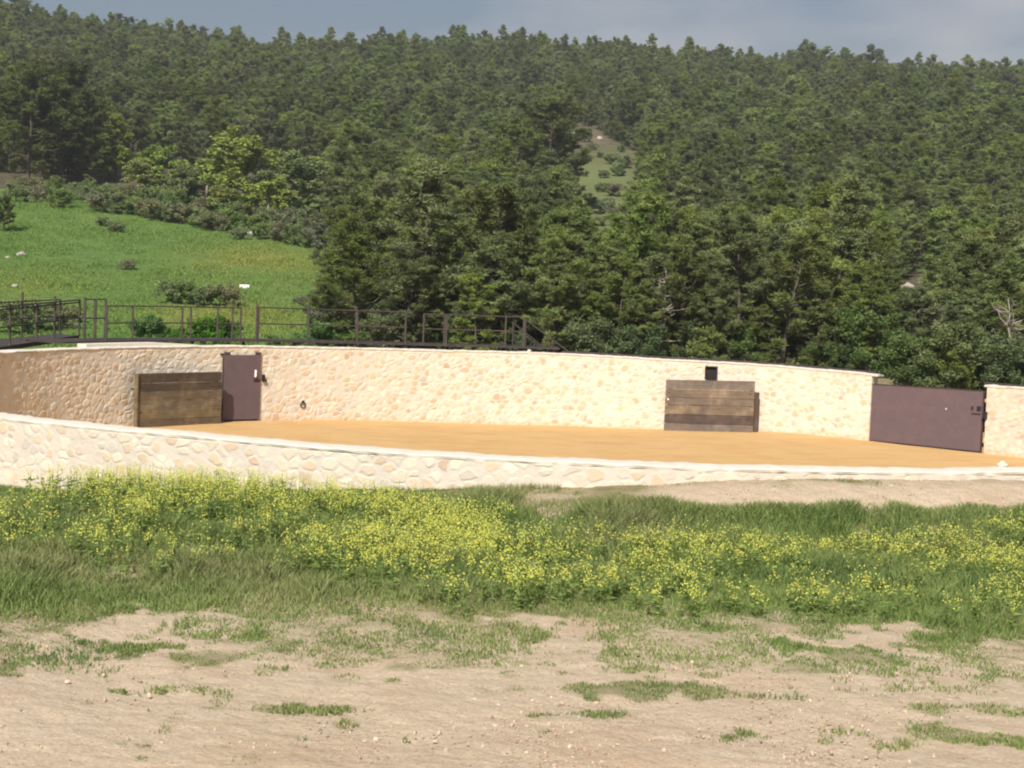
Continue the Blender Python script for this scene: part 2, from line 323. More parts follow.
# arena sand
def arena():
    V = [(CX, CY, 0)]; F = []; n = 240; rr = [2, 4, 6, 8, 10, 12, 13, 14, 15, 15.6, 16.1, RAD + .1]
    for r in rr:
        for k in range(n):
            t = TAU * k / n; q = float(sstep(9, RAD, r))
            x, y = CX + r * math.cos(t), CY + r * math.sin(t)
            V.append((x, y, float(sandz(t)) * q + .03 * float(fbm(x, y, 2.5, 3, 31))))
    for k in range(n): F.append((0, 1 + k, 1 + (k + 1) % n))
    for i in range(len(rr) - 1):
        for k in range(n): a = 1 + i * n; b = a + n; F.append((a + k, b + k, b + (k + 1) % n, a + (k + 1) % n))
    tag(link(bpy.data.objects.new('arena_sand', np_mesh('arena_sand', V, F, M['sand'], smooth=True))), kind='structure')
    # sandy threshold under and behind the gate
    V = []; F = []
    for i, r in enumerate(np.linspace(RAD + .1, RAD + 2.6, 12)):
        for j, t in enumerate(np.linspace(TG1 - .015, TG0 + .015, 24)):
            z = float(sandz(t)) + max(0, (r - RAD - .6)) * .75
            V.append((CX + r * math.cos(t), CY + r * math.sin(t), z))
            if i < 11 and j < 23: F.append((i * 24 + j, (i + 1) * 24 + j, (i + 1) * 24 + j + 1, i * 24 + j + 1))
    tag(link(bpy.data.objects.new('gateway_ramp', np_mesh('gateway_ramp', V, F, M['sand'], smooth=True))), kind='structure')
arena()

# ------------------------------------------------------------------ stone wall
def stone_wall():
    root = empty('stone_wall', (CX, CY, 0), 'round bullring wall of pale mortared rubble stone around the orange sand', 'wall')
    SPAL = np.array([(.72, .62, .47), (.66, .53, .37), (.58, .40, .22), (.64, .44, .24), (.70, .58, .42), (.52, .30, .17), (.56, .50, .42), (.76, .68, .55), (.50, .44, .38), (.66, .50, .38)])
    SW = np.array([.2, .16, .1, .1, .14, .04, .08, .12, .03, .03])
    mort = np.array((.76, .68, .56))
    def face(rad, outward, t0, t1, zlo, zhi, step, cell, col_mix, amp, mort=np.array((.64, .58, .485))):
        """one curved masonry face with real relief; stones from a jittered point set"""
        L_ = (t1 - t0) * rad; nx = int(L_ / step); nz = max(int(3.0 / step), 4)
        T, K = np.meshgrid(np.linspace(t0, t1, nx + 1), np.linspace(0, 1, nz + 1))
        zl = zlo(T); zh = zhi(T); Z = zl + (zh - zl) * K
        s = (T * rad).reshape(-1); z = Z.reshape(-1)
        gx = np.arange(t0 * rad - 1, t1 * rad + 1, cell * 1.2); gz = np.arange(-1.5, 3.6, cell * .85)
        GX, GZ = np.meshgrid(gx, gz); GX = GX + (np.arange(len(gz)) % 2)[:, None] * cell * .6
        P = np.stack([GX.reshape(-1) + rng.uniform(-.48, .48, GX.size) * cell, GZ.reshape(-1) + rng.uniform(-.42, .42, GX.size) * cell], 1)
        P = P[rng.random(len(P)) > .12]
        kd = kdtree.KDTree(len(P))
        for i, p in enumerate(P): kd.insert((p[0] * .85, p[1], 0), i)
        kd.balance()
        ws = s + .07 * vnoise(s, z, .22, 1) + .03 * vnoise(s, z, .07, 2); wz = z + .06 * vnoise(s, z, .2, 3) + .03 * vnoise(s, z, .07, 4)
        f1 = np.empty(len(s)); f2 = np.empty(len(s)); ii = np.empty(len(s), int)
        for k in range(len(s)):
            a, b2 = kd.find_n((ws[k] * .85, wz[k], 0), 2); f1[k] = a[2]; f2[k] = b2[2]; ii[k] = a[1]
        e = (f2 - f1) / cell
        isz = rng.uniform(.07, .34, len(P))[ii]
        rs = rng.uniform(.36, .75, len(P))[ii]; inside = np.clip(np.minimum((e - isz * .45) / .2, (rs - f1 / cell) / .12), 0, 1)
        pc = SPAL[rng.choice(len(SPAL), len(P), p=SW)] * rng.uniform(.85, 1.12, (len(P), 1))
        c = pc[ii] * (1 + .12 * vnoise(s, z, .1, 6))[:, None]
        c = mort * (1 + .08 * vnoise(s, z, .3, 5))[:, None] * (1 - inside * col_mix)[:, None] + c * (inside * col_mix)[:, None]
        # damp, sand-stained foot
        foot = (1 - sstep(.0, .28, z - zl.reshape(-1) - .12 * (vnoise(s, z * 0, .5, 9) + .5)))[:, None] * .45 if not outward else 0
        c = c * (1 - foot) + np.array((.56, .38, .2)) * foot if not outward else c
        hgt = rng.uniform(.3, 1.2, len(P))[ii]
        rel = amp * (inside * hgt) + amp * .35 * vnoise(s, z, .12, 7) + .02 * vnoise(s, z, 1.4, 12)
        rel = rel.reshape(T.shape) * (K < .985)
        rr = rad + rel * (1 if outward else -1)
        V = np.stack([rr * np.cos(T), rr * np.sin(T), Z], -1).reshape(-1, 3)
        i = np.arange(nz)[:, None] * (nx + 1); j = np.arange(nx)[None]
        F = np.stack([i + j, i + j + 1, i + nx + 2 + j, i + nx + 1 + j], -1).reshape(-1, 4)
        if not outward: F = F[:, ::-1]
        return V, F, np.concatenate([np.clip(c, 0, 1), np.ones((len(c), 1))], 1)
    CT = .055
    zt = lambda t: topz(t) - CT
    parts = []
    thA, thB = TG0, math.pi + .35
    parts.append(face(RAD, False, thA, thB, lambda t: sandz(t) - .1, zt, .042, .20, .68, .014))
    parts.append(face(RAD, False, thB, TG1 + TAU, lambda t: sandz(t) - .1, zt, .11, .2, .62, .02))
    parts.append(face(RAD + WT, True, R_(228), R_(312), lambda t: np.minimum(outz(t), zt(t) - .1) - .15, zt, .024, .18, .5, .009, np.array((.585, .53, .46))))
    parts.append(face(RAD + WT, True, R_(312), TG1 + TAU, lambda t: np.minimum(outz(t), zt(t) - .1) - .25, zt, .12, .26, .9, .03))
    parts.append(face(RAD + WT, True, TG0, R_(228), lambda t: np.full_like(t, .9), zt, .12, .26, .9, .03))
    # the two end faces at the gateway
    Vs, Fs, Cs = [], [], []; n = 0
    for V, F, c in parts: Vs.append(V); Fs.append(F + n); Cs.append(c); n += len(V)
    for t, flip in ((TG0, False), (TG1, True)):
        a = np.linspace(RAD, RAD + WT, 10); b = np.linspace(float(sandz(t)) - .1, float(zt(t)), 40)
        A, B = np.meshgrid(a, b); V = np.stack([A * math.cos(t), A * math.sin(t), B], -1).reshape(-1, 3)
        i = np.arange(39)[:, None] * 10; j = np.arange(9)[None]; F = np.stack([i + j, i + j + 1, i + 11 + j, i + 10 + j], -1).reshape(-1, 4)
        c = np.tile(mort, (len(V), 1)) * (.85 + .4 * rng.random((len(V), 1))) * .9; Vs.append(V); Fs.append(F + n); Cs.append(np.concatenate([c, np.ones((len(c), 1))], 1)); n += len(V)
    me = np_mesh('masonry', np.concatenate(Vs), np.concatenate(Fs), M['stone'], smooth=False, attrs={'Col': ('FLOAT_COLOR', np.clip(np.concatenate(Cs), 0, 1))})
    link(bpy.data.objects.new('masonry', me), root)
    # coping: rough cast mortar cap, slightly proud
    t = np.linspace(TG0 - .012, TG1 + TAU + .006, 2600); V = []; F = []
    ins, out = RAD - .012, RAD + WT - .004
    prof = [(ins, -CT), (ins - .01, -.02), (ins + .04, .0), (RAD + WT * .5, .012), (out - .04, 0), (out + .01, -.02), (out, -CT)]
    for k, a in enumerate(t):
        z = float(topz(a)) + .02 * float(vnoise(a * RAD, 0, .5, 40)) + .012 * float(vnoise(a * RAD, 0, .12, 41))
        for q, (r, dz) in enumerate(prof):
            jr = .014 * float(vnoise(a * RAD, q, .14, 42)); V.append(((r + jr) * math.cos(a), (r + jr) * math.sin(a), z + dz + (.012 * float(vnoise(a * RAD, q * 3, .1, 43)))))
    m = len(prof)
    for k in range(len(t) - 1):
        for q in range(m): F.append((k * m + q, k * m + (q + 1) % m, (k + 1) * m + (q + 1) % m, (k + 1) * m + q))
    F.append(tuple(range(m))); F.append(tuple(range((len(t) - 1) * m, len(t) * m))[::-1])
    link(bpy.data.objects.new('coping', np_mesh('coping', V, F, M['coping'], smooth=False)), root)
stone_wall()

# ------------------------------------------------------------------ burladero shields
def wood(name, base, streak):
    return mat(name, base, .9, (30, .4, .01), [(streak, (1.2, 1.2, 26), .42, .68, .8), ((base[0] * .45, base[1] * .45, base[2] * .45), (3, 3, 60), .56, .72, .8), (tuple(min(1, q * 1.6) for q in base), 2.2, .5, .68, .7), ((base[0] * .5, base[1] * .55, base[2] * .65), 1.5, .5, .7, .8)])
W1 = [wood('plank_wood', (.165, .122, .075), (.07, .052, .034)), wood('plank_wood', (.095, .07, .047), (.045, .033, .025)), wood('plank_wood', (.19, .145, .09), (.085, .064, .042)), wood('plank_wood', (.20, .15, .085), (.10, .075, .045))]
W2 = [wood('plank_wood', (.175, .135, .10), (.10, .07, .05)), wood('plank_wood', (.10, .072, .058), (.05, .036, .03)), wood('plank_wood', (.195, .145, .10), (.095, .07, .05)), wood('plank_wood', (.19, .15, .118), (.1, .08, .064))]
def shield(label, pl, pr, hgt, nplank, mats, order, extra=None):
    """upright plank barrier between two floor points (seen from inside the ring left -> right)"""
    pl, pr = Vector(pl), Vector(pr); base = (pl + pr) / 2; d = pr - pl; wd = Vector((d.x, d.y, 0)).length; rz = math.atan2(d.y, d.x); sl = d.z / wd
    root = empty('plank_barrier', base, label, 'barrier', 'plank barriers in front of the far wall', rz)
    edges = np.linspace(0, 1, nplank + 1) + np.concatenate([[0], rng.uniform(-.02, .02, nplank - 1), [0]])
    for k in range(nplank):
        z0, z1 = edges[k] * hgt + .006, edges[k + 1] * hgt - .006
        a = MB(); ex = rng.uniform(-.015, .02); dy = rng.uniform(-.008, .008); n = 24
        v = []; f = []
        for i in range(n + 1):
            x = -wd / 2 - ex * .3 + (wd + ex) * i / n; w1 = .007 * float(vnoise(x, k, .3, 50)); w2 = .007 * float(vnoise(x, k, .3, 51)); zz = sl * x
            for y, z in ((-.035 + dy, z0 + w1), (.035 + dy, z0 + w1), (.035 + dy, z1 + w2), (-.035 + dy, z1 + w2)): v.append((x, y, z + zz))
        for i in range(n):
            for q in range(4): f.append((i * 4 + q, i * 4 + (q + 1) % 4, i * 4 + 4 + (q + 1) % 4, i * 4 + 4 + q))
        f.append((0, 3, 2, 1)); f.append(tuple(n * 4 + q for q in range(4))); a.add(v, f)
        a.build('plank', mats[order[k]], root)
    for sx in (-wd / 2 + .12, wd / 2 - .12):
        a = MB(); a.box((sx, .085, hgt / 2 + sl * sx), (.1, .1, hgt - .06)); a.build('post', M['steel'], root, bevel=.006)
        for zz in (hgt * .3, hgt * .75): MB().tube([(sx, -.055, zz + sl * sx), (sx, -.02, zz + sl * sx)], .016).build('bolt', M['black'], root)
        MB().bar((sx, .1, hgt * .7 + sl * sx), (sx, .44, hgt * .7 + sl * sx), .05, .05).build('wall_bracket', M['steel'], root)
    return root, wd, sl
a, _ = at_cyl(136, 428.5, RAD - .5); b, _ = at_cyl(220, 424.0, RAD - .5)
r1, wd1, sl1 = shield('dark weathered plank barrier beside the narrow steel door', a, b, 1.62, 6, W1, [0, 3, 2, 0, 1, 1])
MB().bar((-wd1 / 2 - .035, -.02, -sl1 * wd1 / 2), (-wd1 / 2 - .035, -.02, 1.62 - sl1 * wd1 / 2), .06, .14).build('edge_post', W1[3], r1, bevel=.008)
a, _ = at_cyl(664, 430.5, RAD - .42); b, _ = at_cyl(752.5, 433.2, RAD - .42)
r2, wd2, sl2 = shield('grey-brown plank barrier with one dark plank, below the small black wall box', a, b, 1.72, 6, W2, [3, 1, 2, 0, 2, 3])
MB().box((wd2 / 2 + .085, .14, .66 + sl2 * wd2 / 2), (.12, .07, 1.38)).build('end_board', W2[1], r2, bevel=.008)
MB().tube([(-wd2 / 2 + .1, -.05, 1.06 - sl2 * wd2 / 2), (-wd2 / 2 + .1, -.03, 1.06 - sl2 * wd2 / 2)], .03, 10).build('white_disc', M['white'], r2)

# ------------------------------------------------------------------ narrow steel door
def small_door():
    a, ta = at_cyl(222.5, 421.7, RAD - .06); b, tb = at_cyl(259, 420.8, RAD - .06)
    d = b - a; wd = math.hypot(d.x, d.y); rz = math.atan2(d.y, d.x)
    root = empty('steel_door', (a + b) / 2, 'narrow brown steel door set against the stone wall right of the dark barrier', 'door', rz=rz)
    H = 2.03; g = MB()
    g.box((0, 0, .06 + H / 2), (wd, .035, H)); g.build('door_leaf', M['rust'], root, bevel=.004)
    for sx in (-1, 1): MB().box((sx * (wd / 2 - .1), .0, .06 + H + .045), (.2, .035, .09)).build('top_tab', M['steel'], root)
    MB().box((-wd / 2 - .07, .02, H + .08), (.12, .03, .05)).build('hinge', M['black'], root)
    MB().box((-wd / 2 - .02, .02, 1.0), (.03, .05, 1.98)).build('frame', M['steel'], root)
    MB().box((0, .0, .035), (wd * .9, .03, .04)).build('bottom_edge', M['black'], root)
    e = MB(); e.tube([(wd / 2 - .2, -.035, 1.4), (wd / 2 - .2, -.05, 1.43), (wd / 2 - .2, -.05, 1.58), (wd / 2 - .2, -.03, 1.6)], .035, 8); e.build('handle', M['white'], root)
    MB().bar((wd / 2 - .26, -.035, 1.3), (wd / 2 - .02, -.035, 1.3), .04, .035).build('bolt', M['black'], root)
    l = MB(); l.box((wd / 2 + .12, .0, 1.36), (.07, .08, .22)); l.box((wd / 2 + .15, -.02, 1.27), (.14, .05, .05)); l.build('latch', M['black'], root)
small_door()
# tie ring on wall
p, t = at_cyl(303, 405, RAD - .03); g = MB(); rz = t
for k in range(12):
    a0, a1 = TAU * k / 12, TAU * (k + 1) / 12; u = Vector((-math.sin(t), math.cos(t), 0)); z = Vector((0, 0, 1))
    g.tube([(u * math.cos(a0) + z * math.sin(a0)) * .09, (u * math.cos(a1) + z * math.sin(a1)) * .09], .016, 6)
g.box((0, 0, .1), (.07, .07, .09)); o = g.build('tie_ring', M['black']); o.location = p; tag(o, 'small dark iron ring fixed to the stone wall right of the narrow door', 'tie ring')

# ------------------------------------------------------------------ wide steel gate
def big_gate():
    rg = RAD + .10
    a, ta = at_cyl(868.6, 441.8, rg); b, tb = at_cyl(980.0, 453.6, rg)
    d = b - a; wd = math.hypot(d.x, d.y); rz = math.atan2(d.y, d.x)
    H0, H1 = 1.78, 1.97
    zl = at_cyl(876, 384.3, rg)[0].z - a.z; zr = at_cyl(984, 391, rg)[0].z - b.z
    root = empty('steel_gate', a, 'wide rust-brown sheet steel gate closing the gap at the right', 'gate', rz=rz)
    sl = (b.z - a.z); s = lambda x, q: sl * x / wd + (zl * (1 - x / wd) + zr * x / wd) * q
    v = []
    for y in (-.02, .02):
        for x in (0, wd):
            for q in (0, 1): v.append((x, y, s(x, q) + (.03 if q == 0 else 0)))
    g = MB(); g.add(v, [(0, 2, 3, 1), (4, 5, 7, 6), (0, 1, 5, 4), (2, 6, 7, 3), (1, 3, 7, 5), (0, 4, 6, 2)]); g.build('gate_leaf', M['rust'], root)
    f = MB(); f.bar((0, -.0, s(0, 1)), (wd, 0, s(wd, 1)), .06, .03); f.build('top_rail', M['steel'], root)
    f = MB(); f.bar((0, -.012, s(0, 0) + .04), (wd, -.012, s(wd, 0) + .04), .05, .05); f.build('bottom_rail', M['black'], root)
    for x in (-.02, wd + .02): MB().bar((x, 0, s(x, 0)), (x, 0, s(x, 1)), .05, .06).build('stile', M['steel'], root)
    for x in (wd * .25, wd * .5, wd * .75): MB().bar((x, .045, s(x, 0) + .1), (x, .045, s(x, 1) - .04), .05, .04).build('rear_stiffener', M['steel'], root)
    zc = s(wd, 0) + 1.35
    for bx_, sz_ in ((wd - .32, (.05, .03, .1)), (wd - .1, (.12, .04, .12))): MB().box((bx_, -.037, zc + .03), sz_).build('latch', M['black'], root)
    MB().bar((wd - .34, -.035, zc - .14), (wd - .04, -.035, zc - .14), .02, .02).build('sliding_bolt', M['black'], root)
    MB().tube([(wd * .69, -.02, s(wd * .69, .67)), (wd * .69, -.035, s(wd * .69, .67))], .022, 8).build('white_dot', M['white'], root)  # small white disc on the front of the gate leaf
    for q in (.2, .8): MB().tube([(-.05, -.03, s(0, q) - .08), (-.05, -.03, s(0, q) + .08)], .03, 8).build('hinge', M['black'], root)
    p, t = at_cyl(985.5, 415.5, RAD - .03)
    k = MB(); k.box((0, 0, 0), (.08, .1, .22)); k.box((-.04, -.02, .06), (.14, .05, .05)); o = k.build('bolt_keeper', M['black']); o.location = p; tag(o, 'small dark bolt keeper fixed to the stone pier right of the wide gate', 'bolt keeper')
big_gate()

# small black box on the wall above the right barrier
def wall_box():
    p, t = at_cyl(711, 379.5, RAD - .1)
    root = empty('wall_box', p, 'small black square box fixed high on the wall above the right barrier', 'box', rz=t + math.pi / 2)
    g = MB(); wd, h, dp = .4, .44, .22; tkn = .025
    g.box((0, dp / 2 - .1, h / 2), (wd, .02, h))
    for sx in (-1, 1): g.box((sx * (wd / 2 - tkn / 2), 0, h / 2), (tkn, dp, h - .002))
    for z in (tkn / 2, h - tkn / 2): g.box((0, 0, z), (wd - 2 * tkn - .002, dp, tkn))
    g.build('casing', M['black'], root)
    # normal of the box faces -(local y)
    MB().box((.02, -.03, h / 2), (wd * .5, .05, h * .55)).build('lamp_body', M['glass'], root, bevel=.02)
    MB().tube([(.06, -.06, h * .62), (.06, -.085, h * .62)], .05, 12).build('knob', M['steel'], root)
wall_box()

# stray stones on the coping
def blob(rad, seed, flat=.7, n=10):
    r = np.random.default_rng(seed); V = []; F = []
    for i in range(n + 1):
        for j in range(2 * n):
            a, b = math.pi * i / n, TAU * j / (2 * n)
            d = np.array([math.sin(a) * math.cos(b), math.sin(a) * math.sin(b), math.cos(a)])
            k = rad * (1 + .5 * float(vnoise(d[0] + seed, d[1] + d[2], .8, 3)) + .25 * float(vnoise(d[0] * 2 + seed, d[1] - d[2], .5, 5)))
            V.append((d[0] * k, d[1] * k, d[2] * k * flat))
    for i in range(n):
        for j in range(2 * n): F.append((i * 2 * n + j, (i + 1) * 2 * n + j, (i + 1) * 2 * n + (j + 1) % (2 * n), i * 2 * n + (j + 1) % (2 * n)))
    return V, F
for x, y, far, lab in ((529, 352.5, True, 'small white stone lying on top of the far wall'), (1002, 466.8, False, 'small pale stone lying on top of the near wall at the right')):
    p, t = at_cyl(x, y, RAD + .1, far); V, F = blob(.075, 5 + int(x)); o = link(bpy.data.objects.new('loose_stone', np_mesh('loose_stone', V, F, M['coping'])))
    o.location = (p.x, p.y, float(topz(t)) + .04); tag(o, lab, 'stone', 'loose stones on the wall')

# ------------------------------------------------------------------ walkway and railings behind the far wall
ZD = 2.40
def arc(px, rad, z): p, t = at_cyl(px, 345, rad); return Vector((CX + rad * math.cos(t), CY + rad * math.sin(t), z + float(topz(t)) - 2.3)), t
def deck_strip(name, px0, px1, r0, r1, z, label, cat, th=.09):
    _, a = arc(px0, r0, z); _, b = arc(px1, r0, z); n = 60; V = []; F = []
    for i in range(n + 1):
        t = a + (b - a) * i / n; zz = z + float(topz(t)) - 2.3
        for r, dz in ((r0, -th), (r0, 0), (r1, 0), (r1, -th)): V.append((CX + r * math.cos(t), CY + r * math.sin(t), zz + dz))
    for i in range(n):
        for q in range(4): F.append((i * 4 + q, i * 4 + 4 + q, i * 4 + 4 + (q + 1) % 4, i * 4 + (q + 1) % 4))
    F.append((0, 1, 2, 3)); F.append(tuple(n * 4 + q for q in (3, 2, 1, 0)))
    o = link(bpy.data.objects.new(name, np_mesh(name, V, F, M['steel']))); 
    if label: tag(o, label, cat)
    return o
wk = deck_strip('steel_walkway', 62, 560, RAD + WT + .12, RAD + WT + 1.5, ZD + .06, 'curved brown steel walkway running behind the top of the far wall', 'walkway', .055)
sr = deck_strip('steel_edging', 562, 878, RAD + WT + .06, RAD + WT + .12, ZD - .035, 'thin dark steel edging strip behind the wall top between stairs and gate', 'edging', .1)
sr2 = deck_strip('steel_edging', 986, 1200, RAD + WT + .06, RAD + WT + .12, ZD - .045, 'thin dark steel edging strip behind the wall top right of the gate', 'edging', .1)
# walkway legs down to the ground
for i, px in enumerate(np.linspace(90, 550, 10)):
    p, t = arc(px, RAD + WT + 1.4, ZD); p2 = Vector((p.x, p.y, float(ground(p.x, p.y)) - .1))
    o = MB().bar(tuple(p2), (p.x, p.y, p.z - .04), .08, .08).build('support_post', M['steel'], None); o.parent = wk
def railing(label, pts, hs, posts, top=True, extra=None, grp='steel railings behind the far wall', rails=(1.0, .52), pr=.028, rr=.024):
    """pts: base polyline; posts: list of fractions"""
    pts = [Vector(p) for p in pts]; root = empty('steel_railing', pts[0], label, 'railing', grp); o0 = pts[0]
    seg = [0]
    for i in range(len(pts) - 1): seg.append(seg[-1] + (pts[i + 1] - pts[i]).length)
    def P(f):
        s = f * seg[-1]
        for i in range(len(pts) - 1):
            if s <= seg[i + 1] + 1e-6: q = (s - seg[i]) / max(seg[i + 1] - seg[i], 1e-6); return pts[i].lerp(pts[i + 1], q)
        return pts[-1]
    for fz in rails:
        MB().tube([p - o0 + Vector((0, 0, hs * fz)) for p in pts], rr, 6).build('rail', M['steel'], root)
    for f in posts:
        ex = 0
        if isinstance(f, tuple): f, ex = f
        b = P(f) - o0; MB().bar(b, b + Vector((0, 0, hs + ex)), pr * 2, pr * 2).build('post', M['steel'], root)
    return root
def arcpts(a, b, rad, z, n=24): return [arc(a + (b - a) * i / n, rad, z)[0] for i in range(n + 1)]
RI, RO = RAD + WT + .2, RAD + WT + 1.42
def fr(px, a, b): return (px - a) / (b - a)
zr = ZD + .03
railing('long two-bar brown railing between the left platform and the stair opening', arcpts(106, 240, RI, zr), 1.05, [0, .2, fr(182.5,106,240), fr(191,106,240), fr(217.5,106,240), fr(232,106,240), (1, .04)])
railing('two-bar brown railing right of the stair opening, starting at the heavy dark post', arcpts(256, 405, RI, zr), 1.08, [(0, .1), .012, .35, fr(357,256,405), 1])
railing('short brown railing ahead of the sloping stair handrails', arcpts(423, 523, RI, zr), 1.04, [0, fr(444,423,523), (fr(446,423,523), 0), fr(505,423,523), 1])
def slope_rail(label, a, b, ph):
    a, b = Vector(a), Vector(b); root = empty('stair_handrail', a, label, 'handrail', 'stair handrails at the end of the walkway')
    MB().tube([(0, 0, 0), b - a], .03, 7).build('rail', M['steel'], root)
    MB().tube([(0, 0, -.55), b - a + Vector((0, 0, -.55))], .022, 7).build('rail', M['steel'], root)
    for f in (.03, .5, .97): q = (b - a) * f; MB().bar(q, q + Vector((0, 0, -ph)), .05, .05).build('post', M['steel'], root)
A, ta = at_cyl(524, 318.5, RI); B, tb = at_cyl(566, 350, RI + .1); slope_rail('near sloping stair handrail descending to the right from the walkway end', A, A + (B - A) * 1.35, 1.25)
A, ta = at_cyl(512, 322, RO); B, tb = at_cyl(545, 349, RO + .1); slope_rail('far sloping stair handrail descending behind the near one', A, A + (B - A) * 1.35, 1.25)
# stairs themselves (hidden behind the wall, seen from the side)
kb = MB(); _, a_ = arc(92, RAD, 0); _, b_ = arc(205, RAD, 0); ring_ = []
for i in range(61):
    t_ = a_ + (b_ - a_) * i / 60; zt_ = float(topz(t_)); hh_ = .09 * min(1, (60 - i) / 25 + .1)
    ring_ += [(CX + r * math.cos(t_), CY + r * math.sin(t_), zt_ + dz) for r, dz in ((RAD + .22, -.02), (RAD + .23, hh_), (RAD + WT + .08, hh_ + .01), (RAD + WT + .08, -.3))]
kf_ = [(i * 4 + q, i * 4 + 4 + q, i * 4 + 4 + (q + 1) % 4, i * 4 + (q + 1) % 4) for i in range(60) for q in range(4)] + [(0, 1, 2, 3), (243, 242, 241, 240)]
kb.add(ring_, kf_); tag(kb.build('concrete_kerb', M['coping']), 'low whitish concrete kerb on the far wall top right of the platform', 'kerb')
st = empty('steel_stairs', arc(540, RI + .6, ZD)[0], 'brown steel steps going down from the right end of the walkway', 'stairs'); base = st.location.copy()
for k in range(6):
    p = arc(563 + k * 7, (RI + RO) / 2, ZD - .17 * k - .15)[0]; tt = math.atan2(p.y - CY, p.x - CX)
    MB().box(p - base, (1.1, .28, .04), Matrix.Rotation(tt, 3, 'Z')).build('step', M['steel'], st)

# viewing platform on the left
def platform():
    zc = 2.44
    a = at_z(79, 336, zc + .0); b = at_y(-2, 348.5, 44.8); b = a + (b - a) * 1.12
    dirv = (b - a).normalized(); n = Vector((-dirv.y, dirv.x, 0)).normalized()
    if n.x > 0: n = -n
    wdt = 2.0
    root = empty('steel_platform', (a.x, a.y, a.z), 'brown steel viewing platform with railings at the far left on the wall top', 'platform'); o = Vector(root.location)
    q = [a, b, b + n * wdt, a + n * wdt * .8 + Vector((.6, 1.2, 0))]
    v = [p - o + Vector((0, 0, dz)) for dz in (-.09, 0) for p in q]
    MB().add(v, [(0, 3, 2, 1), (4, 5, 6, 7), (0, 1, 5, 4), (1, 2, 6, 5), (2, 3, 7, 6), (3, 0, 4, 7)]).build('floor', M['steel'], root)
    MB().bar(a - o + Vector((0, -.03, -.03)), b - o + Vector((0, -.03, -.03)), .05, .13).build('edge_beam', M['steel'], root)
    for f in (.1, .5, .9):
        p = a + (b - a) * f + n * 1.9; g = float(ground(p.x, p.y)); MB().bar((p.x - o.x, p.y - o.y, g - o.z - .1), (p.x - o.x, p.y - o.y, -.16), .1, .1).build('support', M['steel'], root)
    L_ = (b - a).length; e = Vector((0, 0, .0))
    railing('near brown railing of the platform at the far left with three bars', [a, b], 1.16, [0, (.3, .18), .5, .78, 1], rails=(1.0, .93, .5), rr=.024, grp='railings around the left platform')
    c = a + n * wdt * .8 + Vector((.6, 1.2, 0)); d = b + n * wdt
    railing('far brown railing of the platform at the far left with two bars', [c, d], 1.12, [0, (.3, .3), .62, 1], rails=(1.0, .52), rr=.022, grp='railings around the left platform')
    railing('short end railing between the left platform and the long railing', arcpts(84, 105, RI + .4, ZD + .1, 4), 1.16, [(0, .06), .5, 1], grp='railings around the left platform', pr=.035)
platform()

